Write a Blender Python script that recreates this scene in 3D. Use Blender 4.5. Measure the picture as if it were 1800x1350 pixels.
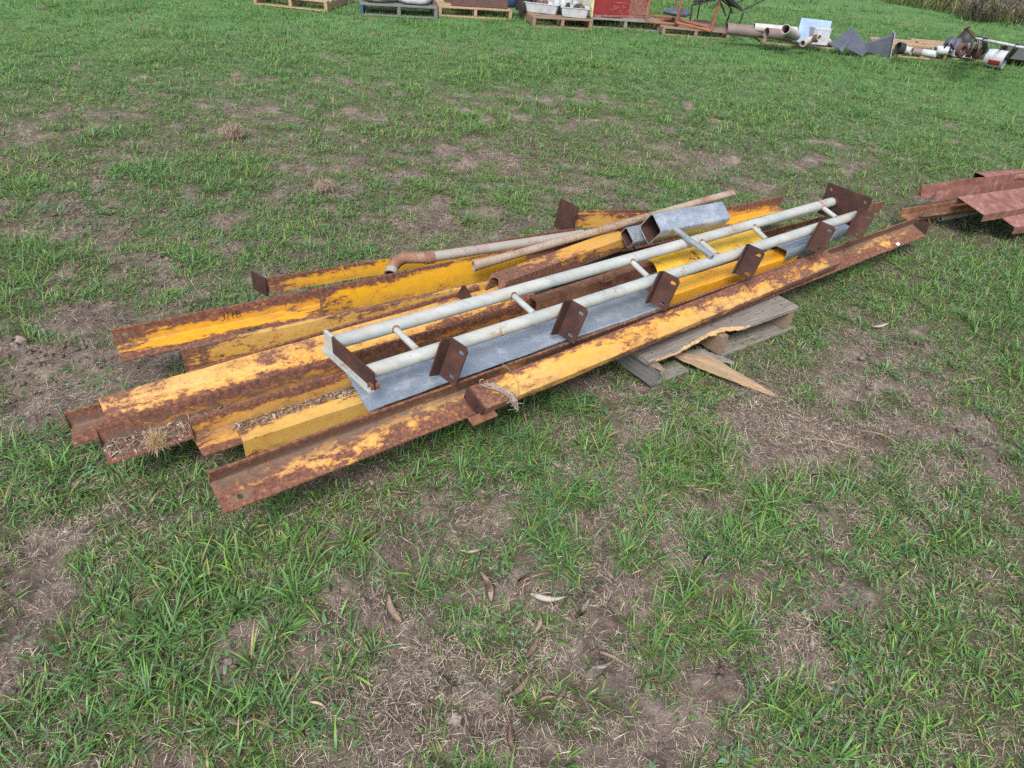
import bpy, bmesh, math, random
import numpy as np
from mathutils import Matrix, Vector

random.seed(7)
rng = np.random.default_rng(11)
for _o in list(bpy.data.objects):
    bpy.data.objects.remove(_o, do_unlink=True)
scene = bpy.context.scene
COL = scene.collection

# ------------------------------------------------------------------ camera
CAM_H, CAM_PITCH, CAM_ROLL, CAM_F = 1.6, 35.0, 5.0, 1240.0   # focal length in pixels of an 1800 px wide frame
CAM_ROT = (Matrix.Rotation(math.radians(90 - CAM_PITCH), 4, 'X') @ Matrix.Rotation(math.radians(CAM_ROLL), 4, 'Z'))
cam_d = bpy.data.cameras.new('camera')
cam = bpy.data.objects.new('camera', cam_d)
COL.objects.link(cam)
cam.matrix_world = Matrix.Translation((0, 0, CAM_H)) @ CAM_ROT
cam_d.sensor_width = 36.0
cam_d.lens = 36.0 * CAM_F / 1800.0
cam_d.clip_start = 0.05
cam_d.clip_end = 2000
scene.camera = cam
scene.render.resolution_x, scene.render.resolution_y = 1024, 768

# ------------------------------------------------------------------ light
SUN_EL, SUN_AZ = 48.0, 190.0       # azimuth measured from +Y towards +X
world = bpy.data.worlds.new('World')
scene.world = world
world.use_nodes = True
wn = world.node_tree
wn.nodes.clear()
w_sky = wn.nodes.new('ShaderNodeTexSky')
w_sky.sky_type = 'NISHITA'
w_sky.sun_disc = False
w_sky.sun_elevation = math.radians(SUN_EL)
w_sky.sun_rotation = math.radians(SUN_AZ)
w_sky.dust_density = 3.0
w_sky.air_density = 1.0
w_hsv = wn.nodes.new('ShaderNodeHueSaturation')   # cloud cover greys the sky
w_hsv.inputs['Saturation'].default_value = 0.48
w_bg = wn.nodes.new('ShaderNodeBackground')
w_bg.inputs['Strength'].default_value = 0.098
w_out = wn.nodes.new('ShaderNodeOutputWorld')
wn.links.new(w_sky.outputs[0], w_hsv.inputs['Color'])
wn.links.new(w_hsv.outputs[0], w_bg.inputs['Color'])
wn.links.new(w_bg.outputs[0], w_out.inputs['Surface'])

sun_d = bpy.data.lights.new('sun', 'SUN')
sun_d.energy = 1.5
sun_d.angle = math.radians(22)
sun_d.color = (1.0, 0.97, 0.93)
sun = bpy.data.objects.new('sun', sun_d)
COL.objects.link(sun)
_a, _e = math.radians(SUN_AZ), math.radians(SUN_EL)
_to_sun = Vector((math.sin(_a) * math.cos(_e), math.cos(_a) * math.cos(_e), math.sin(_e)))
sun.rotation_euler = _to_sun.to_track_quat('Z', 'Y').to_euler()
sun.location = _to_sun * 30

scene.view_settings.view_transform = 'Standard'
scene.view_settings.look = 'None'
scene.view_settings.gamma = 1
scene.view_settings.use_curve_mapping = False
scene.view_settings.exposure = 1.38
scene.cycles.max_bounces = 6
scene.cycles.diffuse_bounces = 3
scene.cycles.transmission_bounces = 3
scene.cycles.use_denoising = False


def at(u, v, z=0.0):
    """World point that the photograph shows at pixel (u, v), given its height above the ground."""
    d = CAM_ROT.to_3x3() @ Vector(((u - 900) / CAM_F, -(v - 675) / CAM_F, -1.0))
    t = (z - CAM_H) / d.z
    return Vector((0, 0, CAM_H)) + d * t


# ------------------------------------------------------------------ noise (numpy value noise)
def _hash(ix, iy, seed):
    h = (ix.astype(np.int64) * 374761393 + iy.astype(np.int64) * 668265263 + seed * 1442695041) & 0x7fffffff
    h = ((h ^ (h >> 13)) * 1274126177) & 0x7fffffff
    return ((h ^ (h >> 16)) & 0xffff) / 65535.0


def vnoise(x, y, size, seed=0):
    x = np.asarray(x) / size; y = np.asarray(y) / size
    ix = np.floor(x); iy = np.floor(y)
    fx = x - ix; fy = y - iy
    fx = fx * fx * (3 - 2 * fx); fy = fy * fy * (3 - 2 * fy)
    a = _hash(ix, iy, seed); b = _hash(ix + 1, iy, seed); c = _hash(ix, iy + 1, seed); d = _hash(ix + 1, iy + 1, seed)
    return (a * (1 - fx) + b * fx) * (1 - fy) + (c * (1 - fx) + d * fx) * fy


def fbm(x, y, size, seed=0, octs=4):
    s = 0; amp = 0.5; tot = 0
    for k in range(octs):
        s = s + amp * vnoise(x, y, size / (2 ** k), seed + 17 * k); tot += amp; amp *= 0.5
    return s / tot


def sstep(a, b, x):
    t = np.clip((x - a) / (b - a), 0, 1)
    return t * t * (3 - 2 * t)


# patches seen in the photograph: pixel, radius (m), + green / - bare
PATCHES = [(40, 650, .28, -.30), (130, 690, .2, -.22), (520, 500, .22, -.25), (440, 530, .2, -.2), (90, 960, .12, -.35), (235, 930, .10, -.25),
           (50, 1100, .16, -.28), (350, 1020, .16, -.22), (1480, 690, .42, -.32), (1600, 640, .3, -.24), (1350, 760, .3, -.26),
           (1130, 880, .25, -.16), (1000, 1050, .22, -.12), (720, 1230, .2, -.22), (900, 1290, .15, -.15), (1250, 1180, .2, -.12), (1440, 850, .2, -.25),
           (950, 170, .4, -.28), (1040, 168, .4, -.28), (860, 290, .25, -.25), (770, 285, .2, -.25), (1320, 275, .25, -.25), (1200, 275, .3, -.25),
           (1030, 320, .25, -.32), (600, 330, .25, -.22), (470, 335, .2, -.22), (870, 385, .35, -.3), (400, 190, .4, -.25), (250, 195, .4, -.22),
           (120, 230, .4, -.25), (200, 300, .3, -.18), (100, 385, .22, -.35), (680, 150, .35, -.2), (920, 210, .3, -.15), (180, 640, .2, -.2), (30, 600, .2, -.25),
           (1180, 155, .35, -.2), (560, 320, .2, -.15), (800, 330, .3, -.15), (1700, 990, .12, -.2), (1440, 1110, .12, -.25), (1380, 1190, .1, -.2), (120, 1290, .2, -.2),
           (480, 390, .25, .28), (340, 280, .4, .2), (1200, 315, .3, .25), (1500, 540, .35, .32), (1650, 500, .6, .35), (1760, 700, .3, .25),
           (700, 780, .22, .2), (300, 900, .3, .22), (1650, 1080, .26, .3), (1330, 1010, .2, .2), (1110, 960, .07, .35), (880, 1110, .12, .35),
           (1620, 830, .16, .25), (1480, 810, .1, .25), (470, 1010, .14, .2), (150, 860, .25, .2), (950, 790, .2, .2), (640, 370, .3, .15), (300, 420, .2, .2),
           (560, 1180, .15, .2), (1750, 1250, .25, .2), (1550, 1250, .2, .15), (250, 1190, .15, .2), (1050, 620, .4, -.1)]
PATCH_W = [(at(u, v).x, at(u, v).y, r, w) for u, v, r, w in PATCHES]
THATCH_W = [(at(u, v).x, at(u, v).y, r, w) for u, v, r, w in
            [(1480, 700, .5, 1.0), (1600, 640, .35, .9), (1350, 770, .35, 1.0), (1130, 900, .3, .7), (720, 1230, .25, .7), (1000, 1150, .3, .5), (560, 320, .2, .6),
             (330, 670, .2, .4), (250, 930, .1, .9), (1440, 870, .25, .8), (1400, 1180, .15, .9), (900, 290, .3, .5), (410, 190, .4, .6), (1550, 1330, .15, .8), (1270, 830, .25, .8)]]


def cover_fn(x, y):
    r = np.hypot(x, y)
    n = 0.28 * fbm(x, y, 0.42, 3, 3) + 0.72 * fbm(x, y, 0.105, 9, 3)
    b = np.zeros_like(x)
    for px, py, pr, w in PATCH_W:
        b = b + w * np.exp(-((x - px) ** 2 + (y - py) ** 2) / (pr * pr))
    b = b + 0.10 * sstep(3.0, 6.0, r) + 0.22 * sstep(6.0, 9.0, r)
    return sstep(0.36, 0.62, n + 0.38 * np.clip(b, -.35, .4) + 0.07)


def thatch_fn(x, y):
    b = np.zeros_like(x)
    for px, py, pr, w in THATCH_W:
        b = np.maximum(b, w * np.exp(-((x - px) ** 2 + (y - py) ** 2) / (pr * pr)))
    return np.clip(b + 0.55 * sstep(.5, .68, fbm(x, y, .35, 41)), 0, 1)


def height_fn(x, y, cov=None):
    if cov is None:
        cov = cover_fn(x, y)
    r = np.hypot(x, y)
    near = 1 - sstep(5, 9, r)
    h = 0.035 * (fbm(x, y, 0.9, 21) - .5)
    rough = (1 - 0.6 * cov)
    clod = np.abs(fbm(x, y, 0.10, 33, 5) - .5) * 2
    h = h + near * rough * (0.055 * (fbm(x, y, 0.18, 27, 4) - .5) + 0.040 * (0.4 - clod))
    far = sstep(24, 70, r)
    h = h - 0.6 * far * fbm(x, y, 30, 5)
    return h


def atY(u, v, Y):
    """World point on the pixel's ray at world depth Y."""
    d = CAM_ROT.to_3x3() @ Vector(((u - 900) / CAM_F, -(v - 675) / CAM_F, -1.0))
    return Vector((0, 0, CAM_H)) + d * (Y / d.y)


def hz(x, y):
    return float(height_fn(np.array([x]), np.array([y]))[0])


# ------------------------------------------------------------------ scene helpers
def tag(o, label=None, cat=None, group=None, kind=None):
    if label: o['label'] = label
    if cat: o['category'] = cat
    if group: o['group'] = group
    if kind: o['kind'] = kind
    return o


def thing(name, loc, label, cat, group=None):
    o = bpy.data.objects.new(name, None)
    o.empty_display_size = 0.1
    o.location = loc
    COL.objects.link(o)
    return tag(o, label, cat, group)


def link(name, me, mat, parent=None, M=None):
    """Link a mesh; M is its world matrix. Roots are translation-only empties (or another part)."""
    o = bpy.data.objects.new(name, me)
    if mat is not None and not me.materials:
        me.materials.append(mat)
    COL.objects.link(o)
    M = M if M is not None else Matrix.Identity(4)
    if parent is not None:
        o.parent = parent
        o.matrix_basis = wm(parent).inverted() @ M
    else:
        o.matrix_basis = M
    return o


def wm(o):
    m = o.matrix_basis.copy() if o.type != 'EMPTY' else Matrix.Translation(o.location)
    return (wm(o.parent) @ m) if o.parent else m


def mesh_np(name, V, tris=None, quads=None, attrs=None, smooth=True):
    me = bpy.data.meshes.new(name)
    V = np.ascontiguousarray(V, dtype=np.float32)
    nt = 0 if tris is None else len(tris); nq = 0 if quads is None else len(quads)
    me.vertices.add(len(V)); me.vertices.foreach_set('co', V.ravel())
    parts = []
    if nq: parts.append(np.asarray(quads, dtype=np.int32).ravel())
    if nt: parts.append(np.asarray(tris, dtype=np.int32).ravel())
    li = np.concatenate(parts)
    me.loops.add(len(li)); me.loops.foreach_set('vertex_index', li)
    me.polygons.add(nq + nt)
    starts = np.concatenate([np.arange(nq) * 4, nq * 4 + np.arange(nt) * 3]).astype(np.int32)
    me.polygons.foreach_set('loop_start', starts)
    if smooth: me.polygons.foreach_set('use_smooth', np.ones(nq + nt, dtype=bool))
    for an, (typ, data) in (attrs or {}).items():
        a = me.attributes.new(an, typ, 'POINT')
        a.data.foreach_set('color' if typ == 'FLOAT_COLOR' else 'value', np.ascontiguousarray(data, dtype=np.float32).ravel())
    me.update(calc_edges=True)
    return me


def frame_mat(P0, P1, roll=0.0):
    """Local X along P0->P1, local -Y towards the side a x up, local Z up."""
    a = (P1 - P0).normalized()
    s = a.cross(Vector((0, 0, 1))).normalized()
    n = s.cross(a)
    M = Matrix(((a.x, -s.x, n.x, P0.x), (a.y, -s.y, n.y, P0.y), (a.z, -s.z, n.z, P0.z), (0, 0, 0, 1)))
    return M @ Matrix.Rotation(roll, 4, 'X')


def smooth_by_angle(me, deg=35):
    me.polygons.foreach_set('use_smooth', np.ones(len(me.polygons), dtype=bool))
    bm = bmesh.new(); bm.from_mesh(me)
    lim = math.radians(deg)
    for e in bm.edges:
        e.smooth = not (len(e.link_faces) == 2 and e.calc_face_angle(0) > lim)
    bm.to_mesh(me); bm.free()
    return me


def l_profile(a, b, t, sub=4):
    """Angle section, heel at 0,0; leg a along +s, leg b along +n. Returns points, distance to toe, distance to heel."""
    r = t * 0.8
    pts = []
    for i in range(sub): pts.append((a * i / sub, 0))
    pts.append((a - t * .12, 0)); pts.append((a, t * .2)); pts.append((a - t * .1, t * .8)); pts.append((a - t * .4, t))
    for i in range(sub - 1, 0, -1): pts.append((max(t + r, a * i / sub), t))
    for k in range(4):
        q = math.pi / 2 * k / 3
        pts.append((t + r - r * math.sin(q), t + r - r * math.cos(q)))
    for i in range(1, sub): pts.append((t, max(t + r * 1.05, b * i / sub)))
    pts.append((t, b - t * .4)); pts.append((t * .8, b - t * .1)); pts.append((t * .2, b)); pts.append((0, b - t * .12))
    for i in range(sub - 1, 0, -1): pts.append((0, b * i / sub))
    out = []
    for p in pts:
        if not out or (abs(p[0] - out[-1][0]) + abs(p[1] - out[-1][1])) > 1e-5: out.append(p)
    toe = [min(a - p[0], 9) if p[1] <= t + r and p[0] > t + r else (b - p[1] if p[1] > t + r else max(0.0, min(a, b) - t)) for p in out]
    toe = [max(0.0, q) for q in toe]
    heel = [max(p) for p in out]
    return out, toe, heel


def u_profile(w, h, t, sub=4):
    """Channel: web along s (0..w) at n=0, flanges up to n=h."""
    pts = []
    for i in range(sub + 1): pts.append((w * i / sub, 0))
    for i in range(1, sub): pts.append((w, h * i / sub))
    pts += [(w, h), (w - t, h)]
    for i in range(sub - 1, 0, -1): pts.append((w - t, max(t * 1.6, h * i / sub)))
    pts += [(w - t * 1.5, t)]
    for i in range(sub - 1, 0, -1): pts.append((w * i / sub, t))
    pts += [(t * 1.5, t)]
    for i in range(1, sub): pts.append((t, max(t * 1.6, h * i / sub)))
    pts += [(t, h), (0, h)]
    for i in range(sub - 1, 0, -1): pts.append((0, h * i / sub))
    toe = [max(0, h - p[1]) if (p[0] <= t * 1.2 or p[0] >= w - t * 1.2) else h for p in pts]
    return pts, toe, [0.05] * len(pts)


def sweep_profile(name, prof, L, theta=0.0, mirror=False, wob=0.0012, step=0.10, seed=0, bend=None, m0=0.0, m1=0.0, wear=(0.0, 0.0)):
    """Solid bar of the given section along local X (0..L). theta (deg) turns the section in the (s, n) plane; s is local -Y."""
    pts, toe, heel = prof
    n = len(pts)
    N = max(2, int(L / step))
    P = np.array(pts)
    if mirror:
        P = P * [1, -1]
    th = math.radians(theta)
    R = np.array([[math.cos(th), -math.sin(th)], [math.sin(th), math.cos(th)]])
    P = P @ R.T
    rs = np.random.default_rng(seed + 101)
    xs = np.linspace(0, L, N + 1)
    V = np.zeros((N + 1, n, 3))
    ws = (rs.random((N + 1, 1)) - .5) * 2 * wob
    wn_ = (rs.random((N + 1, 1)) - .5) * 2 * wob
    pj = (rs.random((N + 1, n)) - .5) * wob * 0.7
    V[:, :, 0] = xs[:, None]
    V[:, :, 1] = -(P[None, :, 0] + ws + pj)
    V[:, :, 2] = P[None, :, 1] + wn_ + pj
    if bend is not None:
        for k, x in enumerate(xs):
            bs, bn = bend(x / L)
            V[k, :, 1] -= bs; V[k, :, 2] += bn
    V[0, :, 0] += m0 * P[:, 1]; V[-1, :, 0] += m1 * P[:, 1]
    idx = np.arange((N + 1) * n).reshape(N + 1, n)
    a = idx[:-1, :]; b = np.roll(idx, -1, axis=1)[:-1, :]; c = np.roll(idx, -1, axis=1)[1:, :]; d = idx[1:, :]
    q = np.stack([a, d, c, b], axis=-1).reshape(-1, 4)
    if mirror: q = q[:, ::-1]
    bm = bmesh.new()
    vs = [bm.verts.new(v) for v in V.reshape(-1, 3)]
    for f in q: bm.faces.new([vs[i] for i in f])
    c0 = [vs[i] for i in idx[0]]; c1 = [vs[i] for i in idx[-1]][::-1]
    if mirror: c0.reverse(); c1.reverse()
    f0 = bm.faces.new(c0); f1 = bm.faces.new(c1)
    bmesh.ops.triangulate(bm, faces=[f0, f1])
    bmesh.ops.recalc_face_normals(bm, faces=bm.faces)
    me = bpy.data.meshes.new(name); bm.to_mesh(me); bm.free()
    for an, arr in (('toe', toe), ('heel', heel)):
        at_ = me.attributes.new(an, 'FLOAT', 'POINT')
        at_.data.foreach_set('value', np.tile(np.array(arr, dtype=np.float32), N + 1))
    en = me.attributes.new('endd', 'FLOAT', 'POINT')
    en.data.foreach_set('value', np.repeat(np.minimum(xs, L - xs), n).astype(np.float32))
    we = me.attributes.new('wear', 'FLOAT', 'POINT')
    we.data.foreach_set('value', np.repeat(wear[0] + (wear[1] - wear[0]) * xs / L, n).astype(np.float32))
    return smooth_by_angle(me, 30)


def sec_off(pt, theta, mirror):
    x, y = pt
    if mirror: y = -y
    th = math.radians(theta)
    return (x * math.cos(th) - y * math.sin(th), x * math.sin(th) + y * math.cos(th))


def lbeam(name, near, far, z0, z1, theta, mirror, a, b, mat, parent=None, ref='h', t=0.008, seed=0, m0=0, m1=0, wob=0.0012, bend=None, ext=0.0, wear=(0, 0)):
    """Angle bar. near/far = pixels of the reference edge (h heel, p toe of leg a, t toe of leg b)."""
    P0 = at(near[0], near[1], z0); P1 = at(far[0], far[1], z1)
    if ext: P1 = P1 + (P1 - P0).normalized() * ext
    M = frame_mat(P0, P1)
    o = {'h': (0, 0), 'p': (a, 0), 't': (0, b)}[ref]
    os_, on_ = sec_off(o, theta, mirror)
    M = M @ Matrix.Translation((0, os_, -on_))
    me = sweep_profile(name, l_profile(a, b, t), (P1 - P0).length, theta, mirror, wob, seed=seed, m0=m0, m1=m1, bend=bend, wear=wear)
    return link(name, me, mat, parent, M), M


def ubeam(name, P0, P1, w, h, t, theta, mirror, mat, parent=None, seed=0, off=(0, 0), wob=0.001, bend=None, m0=0, m1=0, step=0.1, wear=(0, 0)):
    M = frame_mat(P0, P1)
    os_, on_ = sec_off(off, theta, mirror)
    M = M @ Matrix.Translation((0, os_, -on_))
    me = sweep_profile(name, u_profile(w, h, t), (P1 - P0).length, theta, mirror, wob, seed=seed, bend=bend, m0=m0, m1=m1, step=step, wear=wear)
    return link(name, me, mat, parent, M), M


def tube_mesh(name, path, r, wall=0.004, seg=18, scale_end=None, wob=0.0):
    """Hollow pipe along a list of points; both ends open."""
    pts = [Vector(p) for p in path]
    n = len(pts)
    tang = []
    for i in range(n):
        d = pts[min(i + 1, n - 1)] - pts[max(i - 1, 0)]
        tang.append(d.normalized())
    up = Vector((0, 0, 1)) if abs(tang[0].z) < .9 else Vector((1, 0, 0))
    u = up.cross(tang[0]).normalized()
    rings = []
    for rr in (r, r - wall):
        for i in range(n):
            u = (u - tang[i] * u.dot(tang[i])).normalized()
            v = tang[i].cross(u)
            sx = sy = 1.0
            if scale_end and i in scale_end: sx, sy = scale_end[i]
            rings.append([pts[i] + u * (rr * sx * math.cos(2 * math.pi * k / seg)) + v * (rr * sy * math.sin(2 * math.pi * k / seg)) for k in range(seg)])
    bm = bmesh.new()
    vr = [[bm.verts.new(p) for p in ring] for ring in rings]
    for i in range(n - 1):
        for k in range(seg):
            k2 = (k + 1) % seg
            bm.faces.new((vr[i][k], vr[i][k2], vr[i + 1][k2], vr[i + 1][k]))
            bm.faces.new((vr[n + i][k2], vr[n + i][k], vr[n + i + 1][k], vr[n + i + 1][k2]))
    for k in range(seg):
        k2 = (k + 1) % seg
        bm.faces.new((vr[0][k2], vr[0][k], vr[n][k], vr[n][k2]))
        bm.faces.new((vr[n - 1][k], vr[n - 1][k2], vr[2 * n - 1][k2], vr[2 * n - 1][k]))
    bmesh.ops.recalc_face_normals(bm, faces=bm.faces)
    me = bpy.data.meshes.new(name); bm.to_mesh(me); bm.free()
    return smooth_by_angle(me, 40)


def line_pts(P0, P1, n):
    return [P0.lerp(P1, i / (n - 1)) for i in range(n)]


def plate_mesh(name, outline, t, holes=(), bev=0.0):
    """Flat plate in local XY, thickness t along Z, with holes (list of outlines)."""
    bm = bmesh.new()
    es = []
    for loop in [outline] + list(holes):
        vs = [bm.verts.new((p[0], p[1], 0)) for p in loop]
        for i in range(len(vs)): es.append(bm.edges.new((vs[i], vs[(i + 1) % len(vs)])))
    r = bmesh.ops.triangle_fill(bm, use_beauty=True, use_dissolve=False, edges=es)
    fs = [f for f in bm.faces]
    ex = bmesh.ops.extrude_face_region(bm, geom=fs)
    bmesh.ops.translate(bm, vec=(0, 0, t), verts=[v for v in ex['geom'] if isinstance(v, bmesh.types.BMVert)])
    bmesh.ops.recalc_face_normals(bm, faces=bm.faces)
    me = bpy.data.meshes.new(name); bm.to_mesh(me); bm.free()
    return me


def circle(cx, cy, r, n=12):
    return [(cx + r * math.cos(2 * math.pi * k / n), cy + r * math.sin(2 * math.pi * k / n)) for k in range(n)]


def slot(cx, cy, r, l, ang=0.0, n=6):
    pts = []
    for k in range(n + 1):
        q = -math.pi / 2 + math.pi * k / n
        pts.append((l / 2 + r * math.cos(q), r * math.sin(q)))
    for k in range(n + 1):
        q = math.pi / 2 + math.pi * k / n
        pts.append((-l / 2 + r * math.cos(q), r * math.sin(q)))
    c, s = math.cos(ang), math.sin(ang)
    return [(cx + x * c - y * s, cy + x * s + y * c) for x, y in pts]


def box_mesh(name, sx, sy, sz, bev=0.003, origin=(0, 0, 0), seg=1):
    """Box from origin corner (fractions) with bevelled edges."""
    bm = bmesh.new()
    bmesh.ops.create_cube(bm, size=1)
    bmesh.ops.scale(bm, vec=(sx, sy, sz), verts=bm.verts)
    bmesh.ops.translate(bm, vec=(sx * (.5 - origin[0]), sy * (.5 - origin[1]), sz * (.5 - origin[2])), verts=bm.verts)
    if bev:
        bmesh.ops.bevel(bm, geom=bm.edges[:], offset=bev, segments=seg, affect='EDGES', clamp_overlap=True)
    me = bpy.data.meshes.new(name); bm.to_mesh(me); bm.free()
    return me


def rhs_mesh(name, L, w, h, t):
    """Hollow rectangular section along X, centred on the section, open ends."""
    bm = bmesh.new()
    c = 0.12 * min(w, h)
    def ring(x, w, h, c):
        return [bm.verts.new((x, y, z)) for y, z in ((-w / 2 + c, -h / 2), (w / 2 - c, -h / 2), (w / 2, -h / 2 + c), (w / 2, h / 2 - c), (w / 2 - c, h / 2), (-w / 2 + c, h / 2), (-w / 2, h / 2 - c), (-w / 2, -h / 2 + c))]
    N = 4
    o = [ring(L * i / N, w, h, c) for i in range(N + 1)]
    i_ = [ring(L * i / N, w - 2 * t, h - 2 * t, c * .7) for i in range(N + 1)]
    for k in range(8):
        k2 = (k + 1) % 8
        for j in range(N):
            bm.faces.new((o[j][k], o[j + 1][k], o[j + 1][k2], o[j][k2]))
            bm.faces.new((i_[j][k2], i_[j + 1][k2], i_[j + 1][k], i_[j][k])).material_index = 1
        bm.faces.new((o[0][k2], i_[0][k2], i_[0][k], o[0][k]))
        bm.faces.new((o[N][k], i_[N][k], i_[N][k2], o[N][k2]))
    bmesh.ops.recalc_face_normals(bm, faces=bm.faces)
    me = bpy.data.meshes.new(name); bm.to_mesh(me); bm.free()
    return smooth_by_angle(me, 50)


def rhs_link(name, L, w, h, t, mat, Mx, parent=None):
    me = rhs_mesh(name, L, w, h, t)
    me.materials.append(mat); me.materials.append(M['rust_plate'])  # inner walls coloured dark rust to paint in the shade of a deep tube
    return link(name, me, None, parent, Mx)


def axes(P, x, y, z):
    return Matrix(((x.x, y.x, z.x, P.x), (x.y, y.y, z.y, P.y), (x.z, y.z, z.z, P.z), (0, 0, 0, 1)))


# ------------------------------------------------------------------ materials
class NT:
    def __init__(s, name):
        s.m = bpy.data.materials.new(name); s.m.use_nodes = True
        s.t = s.m.node_tree; s.t.nodes.clear()
        s.out = s.n('ShaderNodeOutputMaterial')
        s.bsdf = s.n('ShaderNodeBsdfPrincipled')
        s.t.links.new(s.bsdf.outputs[0], s.out.inputs['Surface'])

    def n(s, typ, **kw):
        nd = s.t.nodes.new(typ)
        for k, v in kw.items(): setattr(nd, k, v)
        return nd

    def set(s, sock, v):
        if hasattr(v, 'is_output') or isinstance(v, bpy.types.NodeSocket): s.t.links.new(v, sock)
        elif isinstance(v, (tuple, list)) and len(v) == 3 and sock.type == 'RGBA': sock.default_value = (*v, 1)
        else: sock.default_value = v

    def coord(s, scale=(1, 1, 1), rnd=True):
        tc = s.n('ShaderNodeTexCoord')
        v = tc.outputs['Object']
        if rnd:
            oi = s.n('ShaderNodeObjectInfo')
            cm = s.n('ShaderNodeCombineXYZ')
            mu = s.math('MULTIPLY', oi.outputs['Random'], 37.0)
            mu2 = s.math('MULTIPLY', oi.outputs['Random'], 91.0)
            s.set(cm.inputs[0], mu); s.set(cm.inputs[1], mu2); s.set(cm.inputs[2], mu)
            va = s.n('ShaderNodeVectorMath', operation='ADD')
            s.set(va.inputs[0], v); s.set(va.inputs[1], cm.outputs[0]); v = va.outputs[0]
        if scale != (1, 1, 1):
            mp = s.n('ShaderNodeMapping'); s.set(mp.inputs['Vector'], v); mp.inputs['Scale'].default_value = scale
            v = mp.outputs[0]
        return v

    def noise(s, vec, scale, detail=6, rough=.6, dist=0.0):
        nd = s.n('ShaderNodeTexNoise')
        s.set(nd.inputs['Vector'], vec)
        nd.inputs['Scale'].default_value = scale; nd.inputs['Detail'].default_value = detail
        nd.inputs['Roughness'].default_value = rough; nd.inputs['Distortion'].default_value = dist
        return nd.outputs['Fac']

    def math(s, op, a, b=0.0, clamp=False):
        nd = s.n('ShaderNodeMath', operation=op); nd.use_clamp = clamp
        s.set(nd.inputs[0], a); s.set(nd.inputs[1], b)
        return nd.outputs[0]

    def rng(s, v, a, b, c=0.0, d=1.0):
        nd = s.n('ShaderNodeMapRange'); nd.clamp = True
        s.set(nd.inputs[0], v); s.set(nd.inputs[1], a); s.set(nd.inputs[2], b); s.set(nd.inputs[3], c); s.set(nd.inputs[4], d)
        return nd.outputs[0]

    def mix(s, f, a, b, blend='MIX'):
        nd = s.n('ShaderNodeMix', data_type='RGBA', blend_type=blend)
        s.set(nd.inputs[0], f); s.set(nd.inputs[6], a); s.set(nd.inputs[7], b)
        return nd.outputs[2]

    def ramp(s, v, stops):
        nd = s.n('ShaderNodeValToRGB')
        s.set(nd.inputs[0], v)
        e = nd.color_ramp.elements
        while len(e) < len(stops): e.new(0.5)
        for k, (p, c) in enumerate(stops):
            e[k].position = p; e[k].color = (*c, 1)
        return nd.outputs[0]

    def attr(s, name, out='Fac'):
        nd = s.n('ShaderNodeAttribute', attribute_name=name)
        return nd.outputs[out]

    def bump(s, h, strength=.3, dist=.002):
        nd = s.n('ShaderNodeBump'); nd.inputs['Strength'].default_value = strength; nd.inputs['Distance'].default_value = dist
        s.set(nd.inputs['Height'], h)
        s.set(s.bsdf.inputs['Normal'], nd.outputs[0])

    def fin(s, color, rough=.7, metal=0.0, spec=.4):
        s.set(s.bsdf.inputs['Base Color'], color); s.set(s.bsdf.inputs['Roughness'], rough)
        s.set(s.bsdf.inputs['Metallic'], metal); s.set(s.bsdf.inputs['Specular IOR Level'], spec)
        return s.m


RUST_STOPS = [(0.30, (.045, .022, .017)), (0.46, (.105, .045, .031)), (0.57, (.180, .075, .043)), (0.68, (.36, .155, .062))]


def m_rusty_paint(name, paint, faded, amount=0.0, edge=0.35, heel_dirt=0.0, fade=0.5, stretch=4.0, halo=.5, edge_w=.040):
    n = NT(name)
    c1 = n.coord((1 / stretch, 1, 1))
    c0 = n.coord()
    big = n.noise(c1, 7, 3, .5)
    mid = n.noise(n.coord((.45, 1, 1)), 30, 9, .72, .4)
    fine = n.noise(n.coord((.7, 1, 1)), 135, 7, .72)
    toe = n.rng(n.attr('toe'), 0.0, edge_w, 1, 0)
    end = n.rng(n.attr('endd'), 0.0, .16, 1, 0)
    f = n.math('ADD', n.math('MULTIPLY', big, .66), n.math('MULTIPLY', mid, .80))
    f = n.math('ADD', f, n.math('MULTIPLY', fine, .26))
    f = n.math('ADD', f, n.math('MULTIPLY', toe, edge))
    f = n.math('ADD', f, n.math('MULTIPLY', end, .12))
    f = n.math('ADD', f, amount)
    f = n.math('ADD', f, n.attr('wear'))
    mask = n.rng(f, .985, 1.03)
    hal = n.rng(f, .90, 1.0)
    speck = n.rng(n.noise(n.coord((.6, 1, 1)), 170, 3, .55), .63, .665)
    speck = n.math('MULTIPLY', speck, n.rng(big, .35, .6))
    mask = n.math('MAXIMUM', mask, speck)
    rust = n.ramp(n.noise(c0, 75, 8, .74), RUST_STOPS)
    pf = n.rng(n.noise(c1, 10, 5, .6), .5 - .25 * fade - .05, .75 - .25 * fade)
    pc = n.mix(pf, paint, faded)
    pc = n.mix(n.math('MULTIPLY', hal, halo), pc, (.38, .135, .028))
    dirtn = n.rng(n.noise(c0, 60, 6, .7), .42, .72)
    pc = n.mix(n.math('MULTIPLY', dirtn, .30), pc, (.22, .12, .05))
    col = n.mix(mask, pc, rust)
    if heel_dirt:
        hd = n.math('MULTIPLY', n.rng(n.attr('heel'), .012, .060, 1, 0), n.rng(n.noise(c0, 22, 6, .7), .30, .55))
        col = n.mix(n.math('MULTIPLY', hd, heel_dirt), col, (.13, .095, .07))
    rough = n.rng(mask, 0, 1, .48, .88)
    h = n.math('SUBTRACT', n.math('MULTIPLY', n.noise(c0, 70, 6, .7), n.rng(mask, 0, 1, .25, 1.0)), n.math('MULTIPLY', mask, .5))
    n.bump(h, .5, .0022)
    return n.fin(col, rough, 0.0, .4)


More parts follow.
